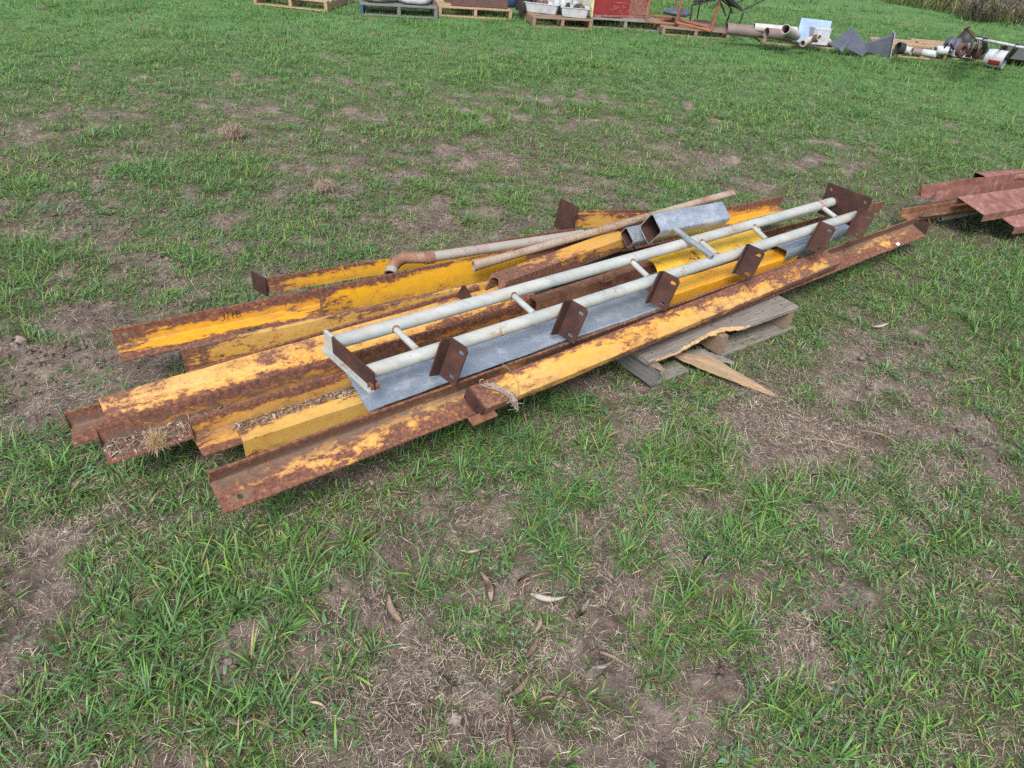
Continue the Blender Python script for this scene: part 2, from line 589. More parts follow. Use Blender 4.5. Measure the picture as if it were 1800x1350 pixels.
def m_rust(name, stops=RUST_STOPS, scale=18, purple=0.0, bump=.35):
    n = NT(name)
    c0 = n.coord()
    f = n.math('ADD', n.math('MULTIPLY', n.noise(c0, scale, 8, .68), .7), n.math('MULTIPLY', n.noise(c0, scale * .22, 3), .35))
    col = n.ramp(f, stops)
    n.bump(n.noise(c0, 110, 5, .7), bump, .0015)
    return n.fin(col, .85, 0, .3)


def m_white_pipe():
    n = NT('pale_paint_on_pipe')
    c0 = n.coord(); c1 = n.coord((.25, 1, 1))
    base = n.mix(n.rng(n.noise(c1, 9, 5), .35, .7), (.265, .30, .30), (.385, .395, .375))
    stain = n.rng(n.noise(c1, 12, 8, .72), .50, .72)
    base = n.mix(n.math('MULTIPLY', stain, .65), base, (.36, .25, .165))
    grime = n.rng(n.noise(c1, 30, 8, .75), .48, .70)
    base = n.mix(n.math('MULTIPLY', grime, .45), base, (.17, .165, .15))
    sp = n.rng(n.noise(c0, 110, 4, .6), .665, .70)
    base = n.mix(sp, base, (.10, .05, .035))
    big = n.rng(n.noise(c0, 6, 9, .78), .585, .65)
    base = n.mix(big, base, (.25, .10, .055))
    n.bump(n.noise(c0, 80, 5), .12, .001)
    return n.fin(base, n.rng(stain, 0, 1, .38, .7), 0, .45)


def m_galv(name='galvanised_steel', tint=(.42, .48, .56), stain=.35, metal=.75):
    n = NT(name)
    c0 = n.coord()
    vo = n.n('ShaderNodeTexVoronoi'); n.set(vo.inputs['Vector'], c0); vo.inputs['Scale'].default_value = 75
    sep = n.n('ShaderNodeSeparateColor'); n.set(sep.inputs[0], vo.outputs['Color'])
    dk = tuple(q * .80 for q in tint)
    col = n.mix(n.rng(sep.outputs[0], 0, 1, .15, .85), dk, tint)
    sc = n.noise(n.coord((.5, 1, 1)), 90, 8, .75)
    col = n.mix(n.rng(sc, .5, .75, 0, .55), col, tuple(min(1, q * 1.25) for q in tint))
    wr = n.rng(n.noise(n.coord((.5, 1, 1)), 14, 9, .78), .56, .68)
    col = n.mix(n.math('MULTIPLY', wr, .16), col, (.52, .54, .55))
    st = n.rng(n.noise(c0, 7, 9, .75), .50, .66)
    col = n.mix(n.math('MULTIPLY', st, stain), col, (.25, .19, .15))
    rst = n.rng(n.noise(c0, 6, 9, .75), .66, .71)
    col = n.mix(n.math('MULTIPLY', rst, .7), col, (.24, .10, .05))
    n.bump(n.noise(c0, 120, 4), .08, .001)
    return n.fin(col, n.rng(sc, .3, .7, .30, .46), n.rng(st, 0, 1, metal, .15), .5)


def m_old_pipe(name, base, rustc, thr=.52):
    n = NT(name)
    c0 = n.coord()
    f = n.noise(c0, 130, 7, .75)
    f2 = n.noise(c0, 7, 4, .6)
    m = n.rng(n.math('ADD', n.math('MULTIPLY', f, .6), n.math('MULTIPLY', f2, .5)), thr, thr + .13)
    b = n.mix(n.noise(c0, 18, 5), tuple(q * .7 for q in base), base)
    n.bump(f, .2, .001)
    return n.fin(n.mix(m, b, rustc), .7, 0, .35)


def m_wood(name, dark, light, grain_scale=150, stain=(.10, .075, .06), cracks=.6):
    n = NT(name)
    c = n.coord((.06, 1, 1))
    g = n.noise(c, grain_scale, 9, .72, .6)
    g2 = n.noise(n.coord((.10, 1, 1)), 16, 5, .6)
    col = n.mix(n.rng(g, .3, .7), dark, light)
    col = n.mix(n.rng(g2, .55, .8, 0, .55), col, stain)
    cr = n.rng(n.noise(n.coord((.03, 1, 1)), 130, 5, .6), .62, .70)
    col = n.mix(n.math('MULTIPLY', cr, cracks), col, tuple(q * .35 for q in dark))
    n.bump(n.math('SUBTRACT', g, n.math('MULTIPLY', cr, .8)), .5, .002)
    return n.fin(col, .85, 0, .25)


def m_plain(name, col, rough=.6, metal=0.0, var=.25, scale=14, spec=.4):
    n = NT(name)
    c0 = n.coord()
    f = n.noise(c0, scale, 7, .68)
    c = n.mix(n.rng(f, .3, .72), tuple(q * (1 - var) for q in col), tuple(min(1, q * (1 + var * .6)) for q in col))
    n.bump(n.noise(c0, scale * 5, 4), .15, .001)
    return n.fin(c, rough, metal, spec)


def m_leafy(name, rough=.5, transl=.3, attr='col'):
    n = NT(name)
    col = n.attr(attr, 'Color')
    n.fin(col, rough, 0, .35)
    tr = n.n('ShaderNodeBsdfTranslucent'); n.set(tr.inputs['Color'], col)
    mx = n.n('ShaderNodeMixShader'); mx.inputs[0].default_value = transl
    n.t.links.new(n.bsdf.outputs[0], mx.inputs[1]); n.t.links.new(tr.outputs[0], mx.inputs[2])
    n.t.links.new(mx.outputs[0], n.out.inputs['Surface'])
    return n.m


def m_ground():
    n = NT('paddock_soil')
    tc = n.n('ShaderNodeTexCoord'); c0 = tc.outputs['Object']
    a = n.noise(c0, 5, 8, .65); b = n.noise(c0, 34, 9, .7); d = n.noise(c0, 190, 6, .7)
    f = n.math('ADD', n.math('MULTIPLY', a, .45), n.math('ADD', n.math('MULTIPLY', b, .35), n.math('MULTIPLY', d, .3)))
    soil = n.ramp(f, [(.37, (.030, .022, .019)), (.47, (.088, .065, .055)), (.56, (.165, .127, .108)), (.68, (.33, .27, .235))])
    red = n.rng(n.noise(c0, 2.3, 4, .6), .58, .72)
    soil = n.mix(n.math('MULTIPLY', red, .30), soil, (.17, .105, .075))
    cov = n.math('ADD', n.attr('cover'), n.math('MULTIPLY', n.math('SUBTRACT', n.noise(c0, 45, 8, .75), .5), 1.6))
    thatch = n.mix(n.rng(n.noise(c0, 60, 8, .75), .35, .68), (.040, .040, .020), (.115, .105, .055))
    col = n.mix(n.math('MULTIPLY', n.rng(cov, .15, .9), .8), soil, thatch)
    far = n.attr('farv')
    green = n.ramp(n.math('ADD', n.math('MULTIPLY', n.noise(c0, 1.1, 6, .65), .5), n.math('MULTIPLY', n.noise(c0, 12, 6, .7), .5)),
                   [(.32, (.045, .095, .028)), (.5, (.075, .160, .048)), (.62, (.105, .195, .065)), (.75, (.20, .21, .12))])
    col = n.mix(n.math('MULTIPLY', far, n.rng(cov, .3, .8)), col, green)
    h = n.math('ADD', n.math('MULTIPLY', b, .6), n.math('MULTIPLY', d, .5))
    n.bump(h, 1.0, .016)
    return n.fin(col, .95, 0, .2)


M = {}
M['angle_bright'] = m_rusty_paint('bright_yellow_paint_over_rust', (.67, .345, .010), (.62, .34, .03), .00, .30, .3, .3, 4.0, .6)
M['angle_mid'] = m_rusty_paint('weathered_yellow_paint_over_rust', (.56, .27, .022), (.52, .30, .075), .07, .26, .6, .5, 4.0, .6)
M['angle_rusty'] = m_rusty_paint('mostly_rusted_yellow_paint', (.55, .24, .015), (.48, .24, .04), .15, .35, .8, .4, 4.0, .7)
M['angle_marked'] = m_rusty_paint('half_rusted_bright_yellow_paint', (.67, .335, .010), (.60, .32, .03), .055, .30, .4, .3, 5.0, .5, .055)
M['angle_dark'] = m_rusty_paint('rust_with_yellow_traces', (.42, .18, .012), (.38, .17, .025), .20, .25, .9, .4, 4.0, .6)
M['angle_pale'] = m_rusty_paint('pale_yellow_paint_over_rust', (.55, .30, .045), (.56, .34, .085), .00, .20, .2, .7, 3.0, .45)
M['angle_orange'] = m_rusty_paint('faded_orange_paint_over_rust', (.58, .305, .032), (.55, .35, .11), .065, .16, .3, .6, 3.0, .7)
M['angle_front'] = m_rusty_paint('flaking_yellow_paint_on_front_angle', (.56, .305, .032), (.53, .35, .115), .045, .22, .85, .6, 3.0, .7, .085)
M['guard_yellow'] = m_rusty_paint('scratched_yellow_guard_paint', (.68, .40, .010), (.62, .40, .045), -.15, .05, 0, .4, 1.5, .3)
M['guard_orange'] = m_rusty_paint('scuffed_orange_guard_paint', (.74, .32, .007), (.68, .36, .04), -.10, .10, 0, .4, 2.0, .4)
M['rust_plate'] = m_rust('dark_rusted_plate', [(.28, (.019, .010, .009)), (.48, (.040, .018, .015)), (.62, (.063, .028, .021)), (.78, (.13, .055, .032))])
M['rust_brown'] = m_rust('brown_rusted_steel', [(.28, (.06, .028, .018)), (.46, (.13, .058, .034)), (.6, (.20, .095, .055)), (.76, (.30, .16, .10))], 24)
M['primer_red'] = m_rust('red_oxide_steel', [(.30, (.085, .037, .030)), (.46, (.155, .068, .055)), (.57, (.215, .100, .082)), (.68, (.31, .185, .155))], 22)
M['pipe_white'] = m_white_pipe()
M['galv'] = m_galv()
M['galv_dark'] = m_galv('dull_galvanised_steel', (.36, .41, .46), .5, .7)
M['pipe_grey'] = m_old_pipe('weathered_grey_pipe', (.31, .29, .265), (.19, .10, .065), .57)
M['pipe_rusty'] = m_old_pipe('rust_spotted_pipe', (.34, .28, .22), (.18, .095, .055), .51)
M['elbow'] = m_old_pipe('rusty_pipe_elbow', (.30, .20, .15), (.16, .075, .045), .46)
M['wood_grey'] = m_wood('weathered_grey_timber', (.085, .077, .070), (.28, .25, .222))
M['wood_dark'] = m_wood('damp_grey_timber', (.075, .078, .082), (.19, .185, .18))
M['wood_split'] = m_wood('freshly_split_timber', (.30, .18, .085), (.54, .37, .19), 150, (.20, .125, .075), .4)
M['wood_tan'] = m_wood('sun_browned_split_timber', (.19, .13, .085), (.38, .27, .17), 160, (.14, .095, .065), .5)
M['wood_pine'] = m_wood('pale_pallet_timber', (.22, .150, .095), (.38, .275, .18), 120, (.18, .11, .07), .4)
M['wood_old'] = m_wood('old_brown_timber', (.13, .09, .065), (.26, .185, .13))
M['grass'] = m_leafy('grass_blades', .5, .32)
M['straw'] = m_leafy('dry_straw', .8, .12)
M['leaf'] = m_leafy('dry_leaf', .6, .15)
M['ground'] = m_ground()
M['ink'] = m_plain('dark_marker', (.03, .018, .012), .8)
M['white_mark'] = m_plain('white_dropping', (.75, .74, .70), .8)

# ------------------------------------------------------------------ ground (one sheet to the horizon)
def build_ground():
    dense = np.linspace(math.radians(-62), math.radians(62), 390)
    back = np.linspace(math.radians(62), math.radians(298), 50)[1:-1]
    ang = np.concatenate([dense, back])
    rad = np.concatenate([[0.0], np.geomspace(0.40, 60, 340), np.geomspace(63, 900, 24)])
    A, Rr = np.meshgrid(ang, rad)
    X = (Rr * np.sin(A)).ravel(); Y = (Rr * np.cos(A)).ravel()
    cov = cover_fn(X, Y)
    H = height_fn(X, Y, cov)
    V = np.stack([X, Y, H], axis=1)
    nr, na = len(rad), len(ang)
    idx = np.arange(nr * na).reshape(nr, na)
    nx = np.roll(idx, -1, axis=1)
    q = np.stack([idx[:-1], nx[:-1], nx[1:], idx[1:]], axis=-1).reshape(-1, 4)[:, ::-1]
    r = np.hypot(X, Y)
    me = mesh_np('ground', V, quads=q, attrs={'cover': ('FLOAT', cov), 'farv': ('FLOAT', sstep(4.5, 10, r))})
    o = link('ground', me, M['ground'])
    tag(o, kind='structure')


build_ground()

# ------------------------------------------------------------------ broken pallet under the pile
PU = (at(1403, 540, .13) - at(1142, 636, .13)); PU.z = 0; PU.normalize()
PV = Vector((-PU.y, PU.x, 0))                      # away from the camera
PO = at(1142, 636, .13); PO.z = 0.0
PO = PO - PU * 0.0


def pal_m(u, v, z):
    return axes(PO + PU * u + PV * v + Vector((0, 0, z)), PU, PV, Vector((0, 0, 1)))


def rough_plank(name, L, W, T, seed=0, front=None):
    """Sawn plank along X (0..L), Y (0..W), Z (0..T); front(x) moves the Y=0 edge inwards where it is broken."""
    rs = np.random.default_rng(seed)
    N = max(6, int(L / 0.02)) if front else max(4, int(L / .12))
    bm = bmesh.new()
    rows = []
    for i in range(N + 1):
        x = L * i / N
        f0 = front(x / L) if front else 0.0
        j = lambda: (rs.random() - .5) * .0022
        ft = f0 + (rs.random() * .010 if f0 > .004 else 0)
        b_ = min(.0025, T * .2)
        ring = [(x, f0 + b_ + j(), j()), (x, W - b_, j()), (x, W, b_), (x, W, T - b_), (x, W - b_, T + j()), (x, W * .5 + f0 * .5, T + j()),
                (x, ft + b_ + j(), T + j()), (x, ft + j(), T - b_), (x, f0 + j(), b_)]
        rows.append([bm.verts.new(p) for p in ring])
    n = len(rows[0])
    for a, b in zip(rows[:-1], rows[1:]):
        for k in range(n):
            bm.faces.new((a[k], b[k], b[(k + 1) % n], a[(k + 1) % n]))
    bm.faces.new(rows[0]); bm.faces.new(rows[-1][::-1])
    bmesh.ops.recalc_face_normals(bm, faces=bm.faces)
    me = bpy.data.meshes.new(name); bm.to_mesh(me); bm.free()
    return smooth_by_angle(me, 25)


pallet = thing('timber_pallet', PO, 'weathered grey timber pallet with a broken edge board under the steel pile', 'pallet')


def broken(t):
    # bitten-out stretch of the front edge
    if t < .17 or t > .60: return max(0.0, .0015 * math.sin(t * 70))
    a = (t - .17) / .24 if t < .41 else (1 - max(0, t - .50) / .09)
    return max(0.0, .036 * a + .0012 * math.sin(t * 95) + .0015 * math.sin(t * 211))


edge_board = link('deck_board', rough_plank('deck_board', .955, .125, .021, 3, broken), M['wood_grey'], pallet, pal_m(-.005, 0, .112))
tag(edge_board, 'splintered weathered edge board')
# raw split wood along the bite
def split_strip():
    bm = bmesh.new(); rows = []
    N = 44
    rs = random.Random(5)
    for i in range(N + 1):
        t = .04 + .60 * i / N
        f = broken(t)
        x = .955 * t
        lip = .0015 + .002 * rs.random() + (.014 * rs.random() + .006 if t > .40 else .003) * min(1, f / .02)
        rows.append([bm.verts.new((x, f - lip * .3, .004 + .004 * rs.random())), bm.verts.new((x, f - lip, .010 + .004 * rs.random())), bm.verts.new((x, f + .004, .0213)), bm.verts.new((x, f + .010, .002))])
    for a, b in zip(rows[:-1], rows[1:]):
        for k in range(4): bm.faces.new((a[k], b[k], b[(k + 1) % 4], a[(k + 1) % 4]))
    bm.faces.new(rows[0]); bm.faces.new(rows[-1][::-1])
    bmesh.ops.recalc_face_normals(bm, faces=bm.faces)
    me = bpy.data.meshes.new('split_edge'); bm.to_mesh(me); bm.free()
    return me


link('split_edge', split_strip(), M['wood_split'], edge_board, pal_m(-.005, 0, .1118))
for k in range(5):
    link('deck_board', rough_plank('deck_board', .955, .10, .020, 20 + k), M['wood_grey'], pallet, pal_m(-.005, .165 + .20 * k, .112))
for k, u in enumerate((.03, .46, .915)):
    me = rough_plank('stringer', 1.08, .038, .092, 40 + k)
    Mx = pal_m(u + .019, 0.005 if k else -.02, .02) @ Matrix.Rotation(math.pi / 2, 4, 'Z')
    link('stringer', me, M['wood_dark'] if k == 0 else M['wood_old'], pallet, Mx)
for k, (v, u0, L) in enumerate(((.0, .46, .50), (.42, 0, .95), (.86, 0, .95))):
    link('bottom_board', rough_plank('bottom_board', L, .10, .018, 60 + k), M['wood_grey'], pallet, pal_m(u0, v, .001))
bb = link('bottom_board', rough_plank('bottom_board', .20, .085, .018, 66), M['wood_grey'], pallet, pal_m(.045, -.01, .001))
# nail heads on the edge board
nail_me = plate_mesh('nail', circle(0, 0, .0035, 8), .001)
nail_me.materials.append(M['rust_plate'])
for u, v in ((.05, .04), (.06, .09), (.44, .075), (.47, .095), (.55, .06), (.58, .085), (.75, .05), (.88, .05), (.90, .095), (.3, .10)):
    link('nail', nail_me, None, pallet, pal_m(u, v, .1338))


def splinter(name, P0, P1, w0, h0, mat, label, cat='wood', seed=0, tipw=.15):
    rs = random.Random(seed)
    L = (P1 - P0).length
    bm = bmesh.new(); rows = []
    N = 22
    for i in range(N + 1):
        t = i / N
        w = w0 * (min(1, .35 + 2.2 * t) if t < .3 else 1 - (1 - tipw) * ((t - .3) / .7) ** 1.1)
        h = h0 * (min(1, .3 + 2.5 * t) if t < .3 else 1 - .75 * ((t - .3) / .7))
        sh = -w0 * .25 * (1 - min(1, 3 * t))
        j = lambda a: (rs.random() - .5) * a
        rows.append([bm.verts.new((L * t, sh - w / 2 + j(.004), j(.002))), bm.verts.new((L * t, sh + w / 2 + j(.003), j(.002))),
                     bm.verts.new((L * t, sh + w / 2 - .004 + j(.004), h + j(.004))), bm.verts.new((L * t, sh + j(.006), h * 1.05 + j(.003))), bm.verts.new((L * t, sh - w / 2 + .004 + j(.006), h * .9 + j(.004)))])
    for a, b in zip(rows[:-1], rows[1:]):
        for k in range(5): bm.faces.new((a[k], b[k], b[(k + 1) % 5], a[(k + 1) % 5]))
    bm.faces.new(rows[0]); bm.faces.new(rows[-1][::-1])
    bmesh.ops.recalc_face_normals(bm, faces=bm.faces)
    me = bpy.data.meshes.new(name); bm.to_mesh(me); bm.free()
    o = link(name, smooth_by_angle(me, 30), mat, None, frame_mat(P0, P1))
    tag(o, label, cat)
    return o


splinter('wood_splinter', at(1188, 622, .045), at(1366, 699, .008), .062, .042, M['wood_tan'], 'long pointed split board lying off the broken pallet onto dry grass', 'wood', 2, .12)
splinter('wood_splinter', at(1205, 616, .03), at(1290, 638, .018), .050, .016, M['wood_grey'], 'short split board tucked between the pallet stringers', 'wood', 4, .5)
splinter('wood_splinter', at(1148, 640, .113), at(1168, 652, .108), .03, .012, M['wood_old'], 'small chewed wood chip on top of the grey pallet stringer end', 'wood', 9, .5)

# ------------------------------------------------------------------ the pile: angle bars
A_, B_, T_ = .105, .075, .008


def hole_disc(parent, Mx, x, s_, n_, r, nvec='n', name='bolt_hole', slotl=0.0):
    pass


def single(name, label, **kw):
    o, Mx = lbeam(name, **kw)
    tag(o, label, 'steel bar', None)
    return o, Mx


def drill(o, spots):
    """Cut round holes / slots through a bar: spots = (matrix of the cutter, radius, slot length)."""
    for Mx, r, sl in spots:
        me = plate_mesh('cutter', slot(0, 0, r, sl) if sl else circle(0, 0, r, 16), .06)
        c = bpy.data.objects.new('cutter', me)
        COL.objects.link(c)
        c.matrix_world = Mx @ Matrix.Translation((0, 0, -.03))
        md = o.modifiers.new('hole', 'BOOLEAN'); md.object = c; md.operation = 'DIFFERENCE'; md.solver = 'EXACT'
        CUT.append((o, c, md))


CUT = []
# front long angle (two legs, flat leg tipped towards the camera)
A_root = thing('steel_angle', at(367, 848, .0), 'long rusty yellow angle bar along the near side of the pile, holed near end', 'steel bar')
o, MA = lbeam('angle_bar', (367, 848), (1600, 395), .222, .158, -20, False, .108, .062, M['angle_front'], A_root, seed=1, wear=(.04, .09))
drill(o, [(MA @ Matrix.Rotation(math.radians(20), 4, 'X') @ Matrix.Translation((.055, -.078, .004)), .009, 0)])
# the dropping near its far end
bird = link('bird_dropping', box_mesh('bird_dropping', .028, .02, .008, .004, (.5, .5, 0)), M['white_mark'], A_root,
            MA @ Matrix.Rotation(math.radians(20), 4, 'X') @ Matrix.Translation((3.72, -.094, .0085)))
# inverted angle lying over it
A2_root = thing('steel_angle', at(820, 690, 0), 'flaking yellow angle bar turned over on the front bar, end cleat with bolt holes', 'steel bar')
o, MA2 = lbeam('angle_bar', (855, 719), (1478, 462), .240, .198, -108, True, .030, .100, M['angle_orange'], A2_root, seed=2, wear=(-.06, .15))
cle = plate_mesh('cleat', [(0, 0), (.096, 0), (.096, .052), (0, .052)], .008, [circle(.028, .026, .007), circle(.07, .026, .007)])
# end cleat: plate standing across the section, plus a small flange
s2 = Vector((0, -1, 0)); 
Rl = MA2 @ Matrix.Rotation(math.radians(18), 4, 'X')
link('end_cleat', cle, M['rust_plate'], A2_root, Rl @ Matrix(((0, 0, 1, -.010), (-1, 0, 0, .098), (0, 1, 0, -.050), (0, 0, 0, 1))))
link('end_flange', box_mesh('end_flange', .100, .034, .008, .0015), M['rust_brown'], A2_root, Rl @ Matrix.Translation((-.055, -.020, -.040)))

# second row angle with the dead leaves (upright at the back)
C_root = thing('steel_angle', at(340, 772, 0), 'rusty angle bar with litter in its trough beside the galvanised sheet', 'steel bar')
oC, MC = lbeam('angle_bar', (340, 772), (1150, 512), .152, .150, 3, False, .105, .078, M['angle_mid'], C_root, seed=3)
# yellow inverted angle on its flat leg
oB, MB_ = single('steel_angle', 'clean yellow angle bar turned over, running under the galvanised sheet', near=(428, 776), far=(900, 622), z0=.238, z1=.235, theta=-92, mirror=True, a=.075, b=.055, mat=M['angle_pale'], seed=4)
# third angle with the nest
oD, MD = single('steel_angle', 'rusty angle bar holding dead leaves and a nest at its near end', near=(178, 783), far=(1080, 516), z0=.155, z1=.150, theta=2, mirror=False, a=.108, b=.080, mat=M['angle_rusty'], seed=5)
# wide faced yellow one above it
oE, ME_ = single('steel_angle', 'wide sloping orange yellow angle bar passing under the near end of the pipe frame', near=(172, 699), far=(925, 488), z0=.275, z1=.262, theta=-38, mirror=True, a=.100, b=.075, mat=M['angle_orange'], seed=6)
# end poking out at far left
oF, MF = single('steel_angle', 'rusted angle bar end poking out lowest at the far left', near=(124, 752), far=(520, 640), z0=.115, z1=.14, theta=0, mirror=False, a=.10, b=.065, mat=M['angle_dark'], seed=7)
# pale yellow channel-like bar
oG, MG = single('steel_angle', 'pale mustard angle bar turned over, front face dotted with rust', near=(318, 616), far=(900, 488), z0=.262, z1=.258, theta=-88, mirror=True, a=.098, b=.026, mat=M['angle_pale'], seed=8, wear=(.05, -.03))
# hidden one showing only its rusty upright edge
oH, MH = single('steel_angle', 'dark rusty angle bar with only its thin top edge showing between two yellow bars', near=(330, 650), far=(840, 502), z0=.262, z1=.262, theta=0, mirror=False, a=.10, b=.075, mat=M['angle_dark'], ref='t', seed=9)
# marked bar
I_root = thing('steel_angle', at(205, 611, 0), 'rusty yellow angle bar with handwritten letters on its upright leg', 'steel bar')
oI, MI = lbeam('angle_bar', (205, 611), (1369, 366), .165, .150, 0, False, .108, .078, M['angle_marked'], I_root, seed=10)
drill(oI, [(MI @ Matrix.Translation((.035, -.002, .045)) @ Matrix.Rotation(math.pi / 2, 4, 'X'), .010, 0),
           (MI @ Matrix.Translation((.46, -.088, .004)), .010, .035)])
# yellow face bar lying on it
oJ, MJ = single('steel_angle', 'bright yellow angle bar with a bolt hole, lying on the lettered bar', near=(567, 558), far=(1010, 457), z0=.178, z1=.174, theta=92, mirror=False, a=.122, b=.060, mat=M['angle_bright'], seed=11, wear=(.07, -.05))
drill(oJ, [(MJ @ Matrix.Translation((1.02, 0, .055)) @ Matrix.Rotation(math.pi / 2, 4, 'X'), .009, 0)])
# back beam with end plate
L_root = thing('steel_channel', at(470, 520, 0), 'rusty yellow bar with a square end plate, rearmost of the pile', 'steel bar')
oL, ML = lbeam('angle_bar', (474, 516), (1010, 424), .150, .150, 92, False, .070, .060, M['angle_bright'], L_root, seed=12)
ep = plate_mesh('end_plate', [(-.004, -.005), (.088, -.005), (.088, .078), (-.004, .078)], .008)
link('end_plate', ep, M['rust_plate'], L_root, ML @ Matrix.Translation((-.004, 0, 0)) @ Matrix.Rotation(math.radians(24), 4, 'Z') @ Matrix(((0, 0, 1, -.008), (1, 0, 0, .004), (0, 1, 0, -.006), (0, 0, 0, 1))))
# letters on the marked bar
def hand_letters():
    strokes = [[(.014, .030), (.014, .004), (.008, .0), (.0, .004)], [(.026, .030), (.026, .0)], [(.044, .030), (.044, .0)], [(.026, .015), (.044, .015)],
               [(.057, .030), (.057, .0)], [(.057, .030), (.070, .026), (.070, .019), (.057, .016)], [(.057, .016), (.073, .010), (.071, .003), (.057, .0)]]
    bm = bmesh.new()
    for st in strokes:
        for (x0, y0), (x1, y1) in zip(st[:-1], st[1:]):
            d = Vector((x1 - x0, y1 - y0)).normalized(); nn = Vector((-d.y, d.x)) * .0009; e = d * .0008
            vs = [bm.verts.new((x, y, 0)) for x, y in ((x0 - e.x + nn.x, y0 - e.y + nn.y), (x0 - e.x - nn.x, y0 - e.y - nn.y), (x1 + e.x - nn.x, y1 + e.y - nn.y), (x1 + e.x + nn.x, y1 + e.y + nn.y))]
            bm.faces.new(vs)
    bmesh.ops.recalc_face_normals(bm, faces=bm.faces)
    me = bpy.data.meshes.new('hand_lettering'); bm.to_mesh(me); bm.free()
    return me


link('hand_lettering', hand_letters(), M['ink'], I_root, MI @ Matrix.Translation((.36, -.0105, .026)) @ Matrix.Rotation(math.pi / 2, 4, 'X'))

# short channel with end gussets lying across (rust and yellow top)
K0, K1 = at(864, 481, .325), at(1082, 404, .315)
K_root = thing('steel_channel', K0 - Vector((0, 0, .1)), 'short rusty channel with patchy yellow top and end gussets, mitred near end', 'steel bar')
oK, MK = ubeam('channel', K0, K1, .088, .060, .007, 0, True, M['angle_mid'], K_root, seed=14, m0=.55, wear=(.22, -.14))
gus = plate_mesh('gusset', [(-.006, 0), (.12, -.055), (.09, .004), (.03, .03), (-.006, .028)], .008, [circle(.012, .013, .006)])
LK = (K1 - K0).length
link('gusset', gus, M['rust_plate'], K_root, MK @ Matrix(((0, 0, 1, LK + .002), (-1, 0, 0, 0), (0, 1, 0, 0), (0, 0, 0, 1))))
oK2, MK2 = single('steel_angle', 'rusted angle bar behind the short channel, under the long thin pipe', near=(925, 460), far=(1150, 392), z0=.262, z1=.262, theta=0, mirror=False, a=.06, b=.055, mat=M['rust_brown'], seed=15)
# upright rust fin at the near end of the hidden bar
fin_me = plate_mesh('rust_fin', [(0, 0), (.075, 0), (.040, .062), (.028, .062)], .007)
P = at(800, 524, .255)
fin_o = link('steel_fin', fin_me, M['rust_plate'], None, axes(P, (MG.to_3x3() @ Vector((.75, -.66, 0))).normalized(), Vector((0, 0, 1)), (MG.to_3x3() @ Vector((-.66, -.75, 0))).normalized()))
tag(fin_o, 'small triangular rust fin standing beside the mitred channel end', 'bracket')

# stub with end plate at the back
N_root = thing('plated_stub', at(985, 410, .15), 'rusty orange stub beam with a square holed end plate, behind the grey pipe', 'steel bar')
N0, N1 = at(1004, 401, .205), at(1150, 396, .10)
oN, MN = ubeam('channel', N0, N1, .065, .070, .007, 0, False, M['angle_orange'], N_root, seed=16, off=(.065, 0))
pw = .135
pl = plate_mesh('end_plate', [(0, 0), (pw, 0), (pw, .150), (0, .150)], .010, [circle(.018, .02, .0065), circle(pw - .018, .02, .0065), circle(.018, .13, .0065), circle(pw - .018, .13, .0065)])
aN = (N1 - N0).normalized(); sN = aN.cross(Vector((0, 0, 1))).normalized()
nx_ = (sN + aN * .15).normalized()
upN = sN.cross(aN)
link('end_plate', pl, M['rust_plate'], N_root, axes(N0 - sN * .105 - aN * .012 + upN * -.030, sN, upN, sN.cross(upN)))

# ------------------------------------------------------------------ pipes on the pile
p_end = at(686, 478, .225); p_k = at(712, 459, .262); p_s = at(757, 452, .275); p_f = at(1025, 412, .275)
P1_root = thing('elbow_pipe', at(700, 470, .18), 'grey steel pipe with a rusty elbow at its near end', 'pipe')
dirp = (p_f - p_s).normalized()
bend_c = [p_end, p_end.lerp(p_k, .45), p_end.lerp(p_k, .85) , p_k.lerp(p_s, .12), p_k.lerp(p_s, .4), p_k.lerp(p_s, .75), p_s]
# smooth the elbow with a Bezier
def bez(a, b, c, n):
    return [(a * (1 - t) ** 2 + b * 2 * t * (1 - t) + c * t * t) for t in [i / (n - 1) for i in range(n)]]
ctrl = p_s - dirp * .125
ELB = [at(687, 481, .228), at(690, 470, .243), at(698, 460, .256), at(711, 453, .267), at(728, 452.5, .273), at(744, 452.5, .275), p_s]
p_end2 = ELB[0]; ctrl = ELB[1]
link('elbow', tube_mesh('elbow', ELB, .0255, .005, 20), M['elbow'], P1_root)
link('collar', tube_mesh('collar', line_pts(p_end2 + (p_end2 - ctrl).normalized() * .004, p_end2 + (ctrl - p_end2).normalized() * .022, 3), .0285, .006, 20), M['pipe_grey'], P1_root)
link('collar', tube_mesh('collar', line_pts(p_s - dirp * .03, p_s + dirp * .012, 3), .0280, .006, 20), M['elbow'], P1_root)
link('pipe', tube_mesh('pipe', line_pts(p_s, p_f, 8), .0225, .004, 20), M['pipe_grey'], P1_root)

q0, q1 = at(832, 468, .292), at(1287, 339, .40)
n2 = 16
P2 = link('thin_pipe', tube_mesh('thin_pipe', line_pts(q0, q1, n2), .0180, .0035, 18, {0: (.75, 1.45), 1: (.95, 1.1), n2 - 1: (1.35, .8), n2 - 2: (1.05, .97)}), M['pipe_rusty'])
tag(P2, 'long thin rust spotted pipe with flattened ends, highest at the back', 'pipe')

# galvanised box sections
def tilted_rhs(name, near, far, z, length, w, h, t, mat, label, roll):
    P0 = at(*near, z); P1 = at(*far, z)
    Mx = frame_mat(P0, P1) @ Matrix.Rotation(math.radians(roll), 4, 'X')
    o = rhs_link(name, length or (P1 - P0).length, w, h, t, mat, Mx)
    return tag(o, label, 'steel tube')


